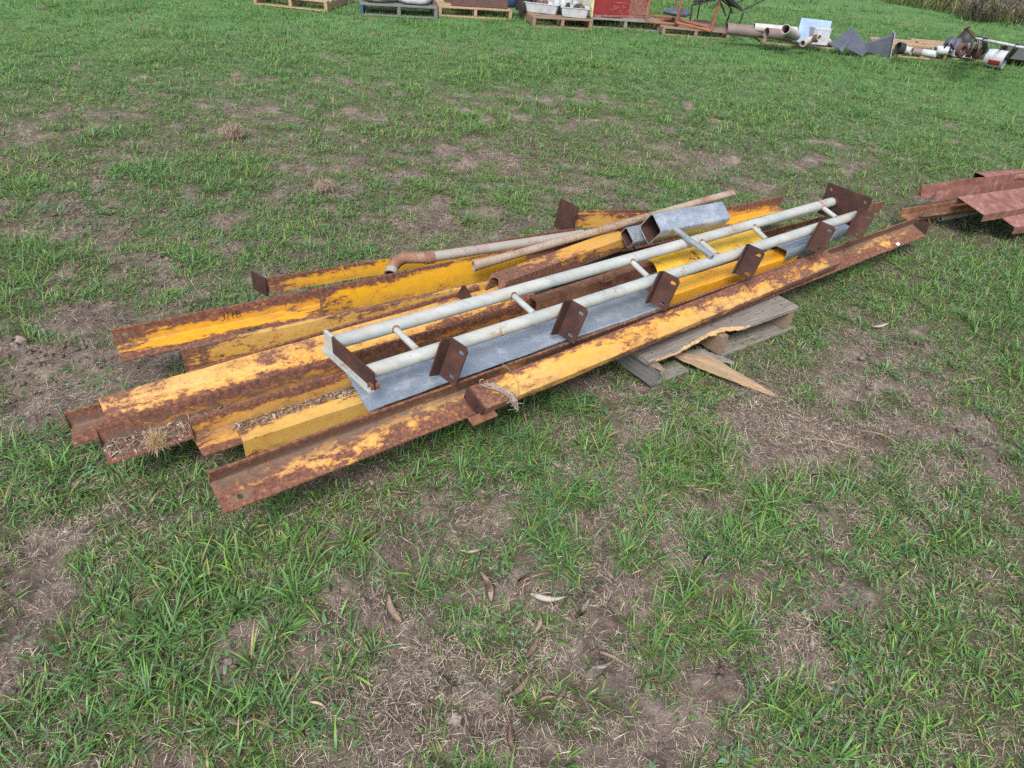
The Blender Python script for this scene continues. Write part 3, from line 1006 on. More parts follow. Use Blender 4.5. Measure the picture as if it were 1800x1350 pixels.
Q1 = tilted_rhs('box_tube', (1143, 403), (1264, 380), .405, 0, .100, .112, .004, M['galv'], 'big galvanised square tube with an open end, resting on the white pipe', 36)
Q2 = tilted_rhs('box_tube', (1102, 418), (1220, 394), .340, .40, .082, .055, .003, M['galv_dark'], 'smaller dark galvanised tube beside the big square one', 36)

# ------------------------------------------------------------------ pipe frame with cleats
ZR0, ZR1, ZF0, ZF1 = .365, .405, .358, .378
r0, r1 = at(585, 603, ZR0), at(1466, 354, ZR1)
f0, f1 = at(644, 655, ZF0), at(1503, 379, ZF1)
S_root = thing('handrail', r0 - Vector((0, 0, .1)), 'pale painted pipe handrail with rungs and rusty slotted cleats on top of the pile', 'handrail')
PR = .0235
link('pipe', tube_mesh('pipe', line_pts(r0, r1, 14), PR, .004, 22), M['pipe_white'], S_root)
link('pipe', tube_mesh('pipe', line_pts(f0, f1, 14), PR, .004, 22), M['pipe_white'], S_root)
ax = (r1 - r0).normalized()
LR = (r1 - r0).length; LF = (f1 - f0).length
def on_line(a, b, u):
    # point on a-b that projects to image column u
    lo, hi = 0.0, 1.0
    Ri = CAM_ROT.to_3x3().transposed()
    def col(t):
        q = Ri @ (a.lerp(b, t) - Vector((0, 0, CAM_H))); return 900 + CAM_F * q.x / -q.z
    for _ in range(40):
        m = (lo + hi) / 2
        if col(m) < u: lo = m
        else: hi = m
    return a.lerp(b, (lo + hi) / 2)
for ur, uf in ((690, 742), (897, 946), (1106, 1146), (1227, 1268), (1320, 1353), (1441, 1476)):
    a_ = on_line(r0, r1, ur); b_ = on_line(f0, f1, uf)
    d_ = (b_ - a_).normalized()
    rg = link('rung', tube_mesh('rung', line_pts(a_ + d_ * .015, b_ - d_ * .015, 4), .0115, .003, 14), M['pipe_white'], S_root)
    for wa, wd in ((a_, d_), (b_, -d_)):
        link('weld_bead', tube_mesh('weld_bead', line_pts(wa + wd * .019, wa + wd * .027, 3), .0150, .006, 12, {0: (1.08, 1), 2: (.82, .86)}), M['rust_brown'], rg)
cross = (f0 - r0).normalized()
upS = cross.cross(ax).normalized()
if upS.z < 0: upS = -upS
# near end member: angle across both pipe ends (pale outside, rust inside)
e0 = r0 - cross * .03 - ax * .006; e1 = f0 + cross * .055 - ax * .006
eL = (e1 - e0).length
em = box_mesh('end_member', eL, .006, .068, .001, (0, .5, .5))
ec = (e1 - e0).normalized(); ey = (ax - ec * ax.dot(ec)).normalized(); ez = ec.cross(ey).normalized()
if ez.z < 0: ez = -ez
link('end_web', em, M['rust_plate'], S_root, axes(e0, ec, -ey, ez))
inner = box_mesh('end_cap', eL * .16, .011, .071, .001, (0, .5, .5))
link('end_cap', inner, M['pipe_white'], S_root, axes(e0 - ec * .002, ec, -ey, ez))
link('end_flange', box_mesh('end_flange', eL * 1.0, .020, .010, .001, (0, 0, .5)), M['pipe_white'], S_root, axes(e0 - ez * .034, ec, -ey, ez))
sq = rhs_mesh('end_tube', .030, .022, .022, .003)
link('end_tube', sq, M['rust_brown'], S_root, axes(e1 - ec * .012 - ez * .022 - ey * .012, ey, -ec, ez))
# far end plate
pc = r1 + ax * .004
pw_, ph_ = .235, .165
pm = plate_mesh('end_plate', [(0, 0), (pw_, 0), (pw_, ph_), (0, ph_)], .010, [circle(.026, ph_ - .028, .0095), circle(pw_ - .026, ph_ - .030, .0095)])
link('end_plate', pm, M['rust_plate'], S_root, axes(pc - cross * .060 - upS * .085, cross, upS, cross.cross(upS)))
link('weld_collar', tube_mesh('weld_collar', line_pts(r1 - ax * .022, r1 + ax * .003, 4), .0265, .006, 18, {0: (.93, .93), 3: (1.12, 1.12)}), M['rust_plate'], S_root)
# cleats
cl_len, w1, w2 = .137, .054, .074
leg1 = plate_mesh('cleat_side', [(0, 0), (w1, 0), (w1 - .004, -cl_len), (0, -cl_len)], .006)
leg2 = plate_mesh('cleat_face', [(0, 0), (w2 - .012, 0), (w2, -.012), (w2, -cl_len), (0, -cl_len)], .006,
                  [slot(w2 * .70, -.026, .0062, .012, 0), slot(w2 * .62, -cl_len + .020, .0062, .012, 0)])
for m_ in (leg1, leg2): m_.materials.append(M['rust_plate'])
for k, (uc, tw, drop) in enumerate(((779, .12, .052), (988, .14, .052), (1149, .22, .052), (1299, .25, .052), (1424, .28, .056), (1493, .30, .060))):
    b_ = on_line(f0, f1, uc) if uc < 1500 else f1 + ax * .012
    dn = (upS * -.93 - ax * .34 + cross * .02).normalized()
    d2 = (cross * math.cos(tw) + ax * math.sin(tw))
    d2 = (d2 - dn * d2.dot(dn)).normalized()
    d1 = d2.cross(dn).normalized()
    if d1.dot(ax) > 0: d1 = -d1
    top = b_ + cross * (PR + .006) - dn * drop + d1 * .002
    clt = thing_part = bpy.data.objects.new('cleat', None)
    COL.objects.link(clt); clt.parent = S_root; clt.location = top - S_root.location
    M2 = axes(top, d2, -dn, d2.cross(-dn))
    M1 = axes(top, d1, -dn, d1.cross(-dn))
    for nm, mm, Mx in (('cleat_face', leg2, M2), ('cleat_side', leg1, M1)):
        o = bpy.data.objects.new(nm, mm); COL.objects.link(o); o.parent = clt
        o.matrix_basis = Matrix.Translation(-top) @ Mx
# small loose bar over both pipes
R0, R1 = at(1186, 402, .437), at(1252, 452, .402)
bar = link('flat_bar', rhs_mesh('flat_bar', (R1 - R0).length, .019, .019, .003), M['galv_dark'], None, frame_mat(R0, R1))
tag(bar, 'short grey square bar lying across both white pipes', 'steel bar')

# ------------------------------------------------------------------ galvanised sheets, guards and the bits under the frame
def sheet(name, c_near_back, c_near_front, c_far_front, c_far_back, z, t, mat, label, cat='sheet', lip=.0, curl=0.0):
    """Sheet through four pixels at height z (pairs of heights allowed), with a turned-down front lip."""
    zs = z if isinstance(z, (list, tuple)) else (z,) * 4
    Q = [at(*p, zz) for p, zz in zip((c_near_back, c_near_front, c_far_front, c_far_back), zs)]
    N, K = 14, 6
    bm = bmesh.new(); grid = []
    for i in range(N + 1):
        u = i / N
        a = Q[0].lerp(Q[3], u); b = Q[1].lerp(Q[2], u)
        row = [a.lerp(b, k / K) + Vector((0, 0, curl * math.sin(math.pi * k / K) + .0022 * math.sin(7 * u + k) + .0015 * math.sin(23 * u + 2.1 * k))) for k in range(K + 1)]
        if lip:
            d = (b - a).normalized()
            row += [row[-1] + d * .004 - Vector((0, 0, .005)), row[-1] + d * .005 - Vector((0, 0, lip))]
        grid.append([bm.verts.new(p) for p in row])
    for i in range(N):
        for k in range(len(grid[0]) - 1):
            bm.faces.new((grid[i][k], grid[i][k + 1], grid[i + 1][k + 1], grid[i + 1][k]))
    bmesh.ops.recalc_face_normals(bm, faces=bm.faces)
    bm.normal_update()
    if sum(f.normal.z for f in bm.faces) < 0:
        for f in bm.faces: f.normal_flip()
    bmesh.ops.solidify(bm, geom=bm.faces[:], thickness=t)
    P = Q[0].copy()
    bmesh.ops.translate(bm, vec=-P, verts=bm.verts)
    me = bpy.data.meshes.new(name); bm.to_mesh(me); bm.free()
    o = link(name, smooth_by_angle(me, 30), mat, None, Matrix.Translation(P))
    return tag(o, label, cat)


sheet('steel_sheet', (607, 655), (648, 723), (1003, 594), (985, 570), .262, .003, M['galv'], 'flat galvanised steel sheet under the near end of the pipe frame', 'steel sheet')
sheet('steel_sheet', (850, 598), (890, 632), (1168, 536), (1130, 506), (.256, .256, .262, .262), .003, M['galv_dark'], 'second galvanised sheet with folded edge, under the middle of the frame', 'steel sheet', lip=.045)
# galvanised trough at the far right, boxy
G0, G1 = at(1385, 436, .255), at(1486, 396, .255)
gb = link('box_tube', rhs_mesh('box_tube', (G1 - G0).length + .10, .105, .062, .003), M['galv'], None, frame_mat(G0 - (G1 - G0).normalized() * .10, G1))
tag(gb, 'galvanised rectangular tube under the far cleats of the frame', 'steel tube')
# bright yellow curved guard plate between the pipes
sheet('guard_plate', (1138, 456), (1160, 485), (1345, 423), (1322, 385), (.300, .270, .268, .300), .004, M['guard_yellow'], 'bright yellow scratched guard plate between the two white pipes', 'guard', curl=.018)
# orange channel guard in front
U0, U1 = at(1180, 494, .248), at(1380, 432, .248)
oU, MU = ubeam('guard_channel', U0 - (U1 - U0).normalized() * .10, U1, .085, .075, .006, -8, True, M['guard_orange'], None, seed=30, step=.05)
tag(oU, 'orange yellow pressed channel guard beside the long front bar', 'guard')
# rusty channel and bracket between the pipes
W0, W1 = at(931, 522, .275), at(1150, 452, .270)
oW, MW = ubeam('steel_channel', W0, W1, .050, .045, .004, 0, True, M['rust_brown'], None, seed=31)
tag(oW, 'short brown rusted channel lying between the two white pipes', 'steel bar')
br = thing('angle_bracket', at(1080, 497, .28), 'small dark bent bracket on the brown channel', 'bracket')
Pb = at(1062, 497, .292)
link('bracket_face', plate_mesh('bracket_face', [(0, 0), (.062, 0), (.070, .035), (.012, .045)], .004), M['rust_brown'], br, axes(Pb, ax, Vector((cross.x, cross.y, 0)).normalized() * -1, ax.cross(Vector((cross.x, cross.y, 0)).normalized() * -1)) @ Matrix.Rotation(-.5, 4, 'X'))
link('bracket_side', plate_mesh('bracket_side', [(0, 0), (.045, -.010), (.035, .045)], .004), M['rust_plate'], br, axes(Pb, -ax * .8 + cross * .6, Vector((0, 0, 1)), (-ax * .8 + cross * .6).cross(Vector((0, 0, 1)))))
# timber and orange bars seen past the rear pipe
T0, T1 = at(1345, 398, .262), at(1425, 378, .262)
tb = link('timber_batten', rough_plank('timber_batten', (T1 - T0).length + .1, .050, .038, 77), M['wood_old'], None, frame_mat(T0 - (T1 - T0).normalized() * .1, T1))
tag(tb, 'dark brown timber batten under the far end of the rear pipe', 'timber')
oX, MX = single('steel_angle', 'orange rusted angle bar showing its far end past the frame end plate', near=(1330, 430), far=(1545, 373), z0=.185, z1=.175, theta=80, mirror=False, a=.075, b=.06, mat=M['angle_orange'], seed=33)
for o, c, md in CUT:
    pass
dg = bpy.context.evaluated_depsgraph_get()
dg.update()
for o in {q[0] for q in CUT}:
    ev = o.evaluated_get(dg)
    nm = bpy.data.meshes.new_from_object(ev)
    o.modifiers.clear()
    o.data = nm
for q in CUT:
    if q[1].name in bpy.data.objects: bpy.data.objects.remove(q[1], do_unlink=True)

# ------------------------------------------------------------------ second pile at the right (red oxide sections)
GR = 'red oxide scrap pile at the right'
def rz(px, z):
    return at(px[0], px[1], z)
a0, a1 = rz((1626, 349), .16), rz((1835, 322), .16)
oR1, _ = ubeam('steel_channel', a0, a1, .125, .070, .004, 0, False, M['primer_red'], None, seed=51, off=(.0625, 0), wob=.002, step=.05,
               bend=lambda t: (0.010 * math.sin(5 * t), .012 * math.sin(math.pi * min(1, t * 1.6)) ** 2))
tag(oR1, 'bent red oxide gutter channel, open side up, on the right pile', 'steel channel', GR)
b0, b1 = rz((1704, 362), .225), rz((1850, 340), .225)
oR2, _ = ubeam('steel_channel', b0, b1, .190, .055, .003, -14, True, M['primer_red'], None, seed=52, off=(.095, 0), m0=-.5)
tag(oR2, 'wide red oxide channel lying open side down on the right pile', 'steel channel', GR)
c0_, c1_ = rz((1762, 386), .150), rz((1880, 372), .150)
oR3, _ = ubeam('steel_channel', c0_, c1_, .165, .055, .003, -14, True, M['primer_red'], None, seed=53, off=(.082, 0), m0=-.5)
tag(oR3, 'red oxide channel nearest the grass at the right picture edge', 'steel channel', GR)
oR4, MR4 = lbeam('steel_angle', (1580, 381), (1760, 352), .085, .11, 0, False, .080, .055, M['rust_brown'], None, seed=54)
tag(oR4, 'brown angle bar at the left end of the right pile', 'steel angle', GR)
oR5, _ = lbeam('steel_angle', (1622, 382), (1790, 358), .115, .12, 92, False, .045, .04, M['angle_mid'], None, seed=55)
tag(oR5, 'yellow rusted bar under the red channels of the right pile', 'steel angle', GR)
brk = thing('steel_bracket', rz((1625, 400), 0), 'short dark rusty bracket touching the far end of the long front bar', 'bracket')
k0 = rz((1604, 392), .09); kd = (rz((1648, 404), .05) - rz((1604, 392), .09)); kd.z = 0; kd.normalize()
kn = Vector((-kd.y, kd.x, 0))
link('bracket_side', plate_mesh('bracket_side', [(0, 0), (.115, -.01), (.115, .06), (0, .075)], .008), M['rust_plate'], brk, axes(k0 + Vector((0, 0, -.055)), kd, Vector((0, 0, 1)), kd.cross(Vector((0, 0, 1)))))
link('bracket_face', plate_mesh('bracket_face', [(0, 0), (.11, 0), (.11, .065), (0, .065)], .008), M['rust_brown'], brk, axes(k0 + kd * .115 + Vector((0, 0, -.065)), (kn + kd * .5).normalized(), Vector((0, 0, 1)), (kn + kd * .5).normalized().cross(Vector((0, 0, 1)))))
d0_, d1_ = rz((1720, 312), .20), rz((1880, 300), .20)
oR6 = rhs_link('box_tube', (d1_ - d0_).length, .09, .05, .004, M['primer_red'], frame_mat(d0_, d1_))
tag(oR6, 'red oxide box tube with a dark open end at the back of the right pile', 'steel tube', GR)
e0_, e1_ = rz((1652, 384), .05), rz((1760, 366), .06)
oR7 = link('pipe', tube_mesh('pipe', line_pts(e0_, e1_, 5), .017, .003, 14), M['pipe_grey'])
tag(oR7, 'pale pipe lying on the grass under the right pile', 'pipe', GR)
bear = thing('timber_bearer', rz((1790, 375), 0), 'grey timber bearer under the red channels at the right edge', 'timber')
x0, x1 = rz((1700, 345), .02), rz((1800, 420), .02)
link('timber', rough_plank('timber', 1.0, .08, .075, 90), M['wood_old'], bear, frame_mat(rz((1735, 350), .01), rz((1850, 410), .01)))

# ------------------------------------------------------------------ vegetation
def half_angle(r1):
    return math.radians(67 if r1 < 2.7 else 53)


def polar_samples(n, r0, r1):
    half = half_angle(r1)
    r = np.sqrt(rng.random(n) * (r1 * r1 - r0 * r0) + r0 * r0)
    a = (rng.random(n) * 2 - 1) * half
    return r * np.sin(a), r * np.cos(a)


def blades_mesh(name, P, L, W, az, phi0, kap, segs, col, colt, mat, twist=None):
    """P (n,3) roots, L length, W width, az heading, phi0 start lean from vertical, kap extra bend; tapering ribbons."""
    n = len(P)
    S = segs
    phi = phi0[:, None] + kap[:, None] * (np.arange(S)[None, :] + .5) / S
    ds = (L / S)[:, None]
    dx = np.concatenate([np.zeros((n, 1)), np.cumsum(np.sin(phi) * ds, axis=1)], axis=1)
    dz = np.concatenate([np.zeros((n, 1)), np.cumsum(np.cos(phi) * ds, axis=1)], axis=1)
    hx, hy = np.sin(az)[:, None], np.cos(az)[:, None]
    cx = P[:, 0:1] + hx * dx; cy = P[:, 1:2] + hy * dx; cz = P[:, 2:3] + dz
    t = np.arange(S + 1) / S
    w = (np.minimum(1, .55 + 1.6 * t) * (1 - t ** 2.2))[None, :] * (W / 2)[:, None]
    tw = (twist if twist is not None else np.zeros(n))[:, None] * t[None, :]
    sx, sy = np.cos(az)[:, None] * np.cos(tw), -np.sin(az)[:, None] * np.cos(tw)
    sz = np.sin(tw)
    nv = 2 * S + 1
    V = np.zeros((n, nv, 3), dtype=np.float32)
    for k in range(S):
        V[:, 2 * k, 0] = cx[:, k] - sx[:, k] * w[:, k]; V[:, 2 * k, 1] = cy[:, k] - sy[:, k] * w[:, k]; V[:, 2 * k, 2] = cz[:, k] - sz[:, k] * w[:, k]
        V[:, 2 * k + 1, 0] = cx[:, k] + sx[:, k] * w[:, k]; V[:, 2 * k + 1, 1] = cy[:, k] + sy[:, k] * w[:, k]; V[:, 2 * k + 1, 2] = cz[:, k] + sz[:, k] * w[:, k]
    V[:, 2 * S, 0] = cx[:, S]; V[:, 2 * S, 1] = cy[:, S]; V[:, 2 * S, 2] = cz[:, S]
    base = (np.arange(n) * nv)[:, None]
    quads = None
    if S > 1:
        quads = np.concatenate([base + np.array([[2 * k, 2 * k + 1, 2 * k + 3, 2 * k + 2]]) for k in range(S - 1)], axis=0)
    tris = base + np.array([[2 * S - 2, 2 * S - 1, 2 * S]])
    tt = np.zeros(nv)
    for k in range(S): tt[2 * k] = tt[2 * k + 1] = t[k]
    tt[2 * S] = 1
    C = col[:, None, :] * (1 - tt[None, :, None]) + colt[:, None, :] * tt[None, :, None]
    C = np.concatenate([C, np.ones((n, nv, 1))], axis=2)
    me = mesh_np(name, V.reshape(-1, 3), tris=tris, quads=quads, attrs={'col': ('FLOAT_COLOR', C.reshape(-1, 4))})
    me.materials.append(mat)
    return me


G_BASE = np.array([[.040, .095, .020], [.036, .088, .026], [.056, .104, .020], [.042, .092, .036]])  # roots darkened, tips brightened: shadow and highlight contrast put into blade colour
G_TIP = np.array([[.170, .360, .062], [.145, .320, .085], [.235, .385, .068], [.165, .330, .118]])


def grass_colours(n, x, y, dry=.06):
    k = rng.integers(0, 4, n)
    zone = fbm(x, y, .5, 77, 2)
    k = np.where((zone < .45) & (rng.random(n) < .55), 1 + 2 * (rng.random(n) < .4), k)
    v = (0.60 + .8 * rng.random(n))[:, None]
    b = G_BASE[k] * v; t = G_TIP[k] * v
    d = rng.random(n) < dry
    b[d] = np.array([.20, .15, .07]) * v[d]; t[d] = np.array([.30, .24, .12]) * v[d]
    return b, t


def under_pile(x, y):
    """1 where the steel pile covers the ground."""
    p0 = at(400, 760, .1); p1 = at(1450, 420, .1)
    d = (p1 - p0); L = d.length; d.normalize()
    u = (x - p0.x) * d.x + (y - p0.y) * d.y; v = -(x - p0.x) * d.y + (y - p0.y) * d.x
    return ((u > .1) & (u < L) & (v > -.10) & (v < .45)).astype(float)


def tufts(name, dens, r0, r1, nb, Lr, Wr, segs, spread, label, thr=.15, dry=.06, seed=0, lmul=None):
    area = half_angle(r1) * (r1 * r1 - r0 * r0)
    n = int(dens * area)
    x, y = polar_samples(n, r0, r1)
    c = cover_fn(x, y)
    keep = rng.random(n) < np.clip((c - thr) / (1 - thr), 0.075, 1) ** 1.0
    keep &= ~((under_pile(x, y) > 0) & (rng.random(n) < .65))
    x, y, c = x[keep], y[keep], c[keep]
    m = len(x)
    cnt = rng.integers(nb[0], nb[1] + 1, m)
    cnt = np.maximum(2, (cnt * (.5 + .6 * c)).astype(int))
    idx = np.repeat(np.arange(m), cnt)
    N = len(idx)
    az = rng.random(N) * 2 * math.pi
    sp = spread * np.sqrt(rng.random(N)) * (.5 + rng.random(m))[idx]
    bx = x[idx] + np.sin(az) * sp; by = y[idx] + np.cos(az) * sp
    hgt = height_fn(bx, by)
    size = (.65 + .7 * rng.random(m)) * (.65 + .5 * c)
    tall = fbm(x, y, .6, 91, 2)
    size = size * (.75 + .5 * sstep(.4, .65, tall))
    size = np.where(under_pile(x, y) > 0, size * .55, size)
    L = (Lr[0] + (Lr[1] - Lr[0]) * rng.random(N)) * size[idx]
    W = (Wr[0] + (Wr[1] - Wr[0]) * rng.random(N)) * (.8 + .4 * rng.random(m))[idx]
    phi0 = .20 + .95 * rng.random(N) ** .8
    kap = .3 + 1.3 * rng.random(N)
    az = az + (rng.random(N) - .5) * 1.2
    b, t = grass_colours(N, bx, by, dry)
    P = np.stack([bx, by, hgt - .003], axis=1)
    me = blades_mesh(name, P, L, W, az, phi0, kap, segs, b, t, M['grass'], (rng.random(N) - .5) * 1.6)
    o = link(name, me, None)
    tag(o, label, 'grass', kind='stuff')
    return o


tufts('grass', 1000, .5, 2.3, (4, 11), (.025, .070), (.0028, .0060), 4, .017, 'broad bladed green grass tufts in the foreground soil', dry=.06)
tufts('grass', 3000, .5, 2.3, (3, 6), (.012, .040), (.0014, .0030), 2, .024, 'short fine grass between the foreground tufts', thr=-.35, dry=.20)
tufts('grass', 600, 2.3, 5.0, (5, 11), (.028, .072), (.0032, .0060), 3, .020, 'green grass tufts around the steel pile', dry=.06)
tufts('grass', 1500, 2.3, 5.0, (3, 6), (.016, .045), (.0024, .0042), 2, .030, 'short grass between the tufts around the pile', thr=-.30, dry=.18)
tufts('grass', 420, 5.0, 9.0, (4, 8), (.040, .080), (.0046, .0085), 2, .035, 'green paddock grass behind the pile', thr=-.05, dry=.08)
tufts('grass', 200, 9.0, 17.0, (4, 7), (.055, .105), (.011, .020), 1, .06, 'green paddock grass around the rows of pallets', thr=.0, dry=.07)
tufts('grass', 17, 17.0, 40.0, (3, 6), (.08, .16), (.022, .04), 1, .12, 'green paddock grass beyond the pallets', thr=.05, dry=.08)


def straw(name, dens, r0, r1, Lr, Wr, label, segs=3, base=.12):
    area = half_angle(r1) * (r1 * r1 - r0 * r0)
    n = int(dens * area)
    x, y = polar_samples(n, r0, r1)
    c = cover_fn(x, y); th = thatch_fn(x, y)
    cl = fbm(x, y, .06, 55, 2) + .10
    p = np.clip(base + .85 * th * (1 - .55 * c), 0, 1) * sstep(.32, .62, cl)
    k = rng.random(n) < p
    x, y, th = x[k], y[k], th[k]
    N = len(x)
    z = height_fn(x, y) + .002 + .012 * rng.random(N) * th
    L = Lr[0] + (Lr[1] - Lr[0]) * rng.random(N) ** 1.5
    W = Wr[0] + (Wr[1] - Wr[0]) * rng.random(N)
    v = (.6 + .7 * rng.random(N))[:, None]
    pal = np.array([[.27, .215, .165], [.36, .29, .225], [.16, .122, .098], [.52, .44, .35], [.085, .066, .055]])
    col = pal[rng.integers(0, 5, N)] * v
    me = blades_mesh(name, np.stack([x, y, z], 1), L, W, rng.random(N) * 6.283, 1.0 + .55 * rng.random(N), (rng.random(N) - .15) * 1.1, segs, col, col * 1.08, M['straw'], (rng.random(N) - .5) * 3)
    o = link(name, me, None)
    tag(o, label, 'dry grass', kind='stuff')


straw('dry_straw', 36500, .5, 2.6, (.010, .045), (.0008, .0018), 'dead grass stems matted on the near soil', 2, .50)
straw('dry_straw', 16000, 2.6, 5.5, (.018, .065), (.0016, .0030), 'dead grass stems matted on the soil around the pile', 1, .42)
straw('dry_straw', 2600, 5.5, 10, (.03, .075), (.0035, .006), 'dead grass stems on the soil behind the pile', 1, .30)


def clods():
    """Crumbled soil lumps."""
    bm = bmesh.new(); bmesh.ops.create_icosphere(bm, subdivisions=1, radius=1)
    bv = np.array([v.co[:] for v in bm.verts]); bf = np.array([[v.index for v in f.verts] for f in bm.faces]); bm.free()
    n = 95000
    x, y = polar_samples(n, .5, 5.0)
    c = cover_fn(x, y)
    k = rng.random(n) < np.clip(1.05 - 1.3 * c, 0, 1) * sstep(.40, .62, fbm(x, y, .16, 63, 3)) * .9
    x, y = x[k], y[k]; N = len(x)
    r = .0018 + .009 * rng.random(N) ** 5
    r = r * (1 + .25 * np.hypot(x, y) / 3)
    z = height_fn(x, y) + r * .25
    V = bv[None] * (r[:, None, None] * (.45 + 1.0 * rng.random((N, len(bv), 1)))) * (np.stack([.7 + .7 * rng.random(N), .7 + .7 * rng.random(N), .5 + .4 * rng.random(N)], 1)[:, None, :])
    V = V + np.stack([x, y, z], 1)[:, None, :]
    F = bf[None] + (np.arange(N) * len(bv))[:, None, None]
    me = mesh_np('soil_clods', V.reshape(-1, 3), tris=F.reshape(-1, 3), smooth=False, attrs={'cover': ('FLOAT', np.zeros(N * len(bv))), 'farv': ('FLOAT', np.zeros(N * len(bv)))})
    o = link('soil_clods', me, M['ground'])
    tag(o, 'crumbled brown soil lumps on the bare ground', 'soil', kind='stuff')


clods()


def leaf_card(n, x, y, z, az, tilt, L, W, col, segs=3):
    """Small lens-shaped weed leaves: returns verts, quads, colours."""
    t = np.linspace(0, 1, segs + 1)
    w = np.sin(np.pi * np.clip(t * .92 + .06, 0, 1)) ** .8
    V = np.zeros((n, (segs + 1) * 2, 3)); 
    ca, sa = np.sin(az), np.cos(az)
    for k in range(segs + 1):
        d = L * t[k]
        drop = tilt - 0.5 * t[k]
        px = x + ca * d * np.cos(drop); py = y + sa * d * np.cos(drop); pz = z + d * np.sin(drop)
        ww = W * w[k] / 2
        V[:, 2 * k] = np.stack([px - sa * ww, py + ca * ww, pz], 1); V[:, 2 * k + 1] = np.stack([px + sa * ww, py - ca * ww, pz], 1)
    q = np.concatenate([(np.arange(n) * (segs + 1) * 2)[:, None] + np.array([[2 * k, 2 * k + 1, 2 * k + 3, 2 * k + 2]]) for k in range(segs)])
    C = np.repeat(np.concatenate([col, np.ones((n, 1))], 1)[:, None, :], (segs + 1) * 2, axis=1)
    return V.reshape(-1, 3), q, C.reshape(-1, 4)


def weeds():
    n = 8000
    x, y = polar_samples(n, .5, 5)
    c = cover_fn(x, y)
    k = rng.random(n) < sstep(.45, .60, fbm(x, y, .45, 121, 2)) * (.25 + .6 * np.clip(c, 0, 1)) * (1 - under_pile(x, y))
    x, y = x[k], y[k]; m = len(x)
    cnt = rng.integers(4, 11, m); idx = np.repeat(np.arange(m), cnt); N = len(idx)
    az = rng.random(N) * 6.283
    sp = .004 + .022 * rng.random(N)
    bx = x[idx] + np.sin(az) * sp; by = y[idx] + np.cos(az) * sp
    z = height_fn(bx, by) + .004 + .025 * rng.random(N)
    size = (.6 + .8 * rng.random(m))[idx]
    L = (.009 + .014 * rng.random(N)) * size; W = L * (.22 + .22 * rng.random(N))
    v = (.7 + .5 * rng.random(N))[:, None]
    pal = np.array([[.10, .20, .075], [.13, .23, .13], [.095, .185, .055]])
    V, q, C = leaf_card(N, bx, by, z, az, .15 + .6 * rng.random(N), L, W, pal[rng.integers(0, 3, m)][idx] * v)
    me = mesh_np('weed_leaves', V, quads=q, attrs={'col': ('FLOAT_COLOR', C)})
    o = link('weeds', me, M['grass'])
    tag(o, 'small broadleaf weeds among the grass', 'weeds', kind='stuff')


weeds()

# ------------------------------------------------------------------ rows of pallets and scrap behind
for k_, v_ in dict(bg_blue=((.035, .075, .16), .6), bg_red=((.20, .022, .024), .5), bg_white=((.38, .40, .42), .6), bg_cream=((.46, .47, .38), .6), bg_black=((.020, .020, .022), .6),
                   bg_grey=((.065, .075, .10), .55), bg_steel=((.10, .055, .048), .75), bg_bluegrey=((.14, .23, .37), .5), bg_orange=((.75, .16, .08), .6), bg_pipe=((.17, .13, .125), .6),
                   bg_palepipe=((.40, .36, .34), .6), bg_rustframe=((.22, .085, .05), .75), bg_yellowtrim=((.60, .52, .26), .6), bg_litegrey=((.36, .38, .43), .6)).items():
    M[k_] = m_plain(k_.replace('bg_', 'scrap_'), v_[0], v_[1], 0, .3, 9)


def fr(px, yaw, z=0.0):
    P = at(px[0], px[1], z); a = math.radians(yaw)
    return axes(P, Vector((math.cos(a), math.sin(a), 0)), Vector((-math.sin(a), math.cos(a), 0)), Vector((0, 0, 1)))


def make_pallet(px, yaw, label, mat, w=1.08, d=1.1, h=.135, nb=6, side_mat=None, front_board=True):
    Fm = fr(px, yaw)
    root = thing('timber_pallet', Fm.translation, label, 'pallet', 'pallets in the background rows')
    for k in range(nb):
        o = link('deck_board', box_mesh('deck_board', w, .10, .020, .002), mat, root, Fm @ Matrix.Translation((0, (d - .10) * k / (nb - 1), h - .020)))
    for k in range(3):
        link('stringer', box_mesh('stringer', .045, d, h - .042, .002), side_mat if (side_mat and k == 0) else mat, root, Fm @ Matrix.Translation(((w - .045) * k / 2, .002, .021)))
    for k in range(3):
        link('bottom_board', box_mesh('bottom_board', w, .10, .018, .002), mat, root, Fm @ Matrix.Translation((0, (d - .10) * k / 2, .001)))
    return root, Fm, h


def lump(name, sx, sy, sz, mat, Mx, parent=None, seed=0, amp=.25, sub=3):
    bm = bmesh.new(); bmesh.ops.create_icosphere(bm, subdivisions=sub, radius=.5)
    rs = np.random.default_rng(seed); ph = rs.random((6, 3)) * 6
    for v in bm.verts:
        c = v.co
        k = 1 + amp * sum(math.sin(4 * (i + 1) * .6 * (c.x * math.cos(ph[i, 0]) + c.y * math.sin(ph[i, 0])) + ph[i, 1] + 5 * c.z) for i in range(6)) / 4
        z = max(-.32, c.z * k)
        v.co = (c.x * k * sx, c.y * k * sy, (z + .32) * sz)
    me = bpy.data.meshes.new(name); bm.to_mesh(me); bm.free()
    me.polygons.foreach_set('use_smooth', np.ones(len(me.polygons), dtype=bool))
    return link(name, me, mat, parent, Mx)


def tubep(name, pts, r, mat, parent=None, seg=10, wall=None):
    return link(name, tube_mesh(name, [Vector(p) for p in pts], r, wall or r * .25, seg), mat, parent)


def lpt(Fm, x, y, z): return Fm @ Vector((x, y, z))


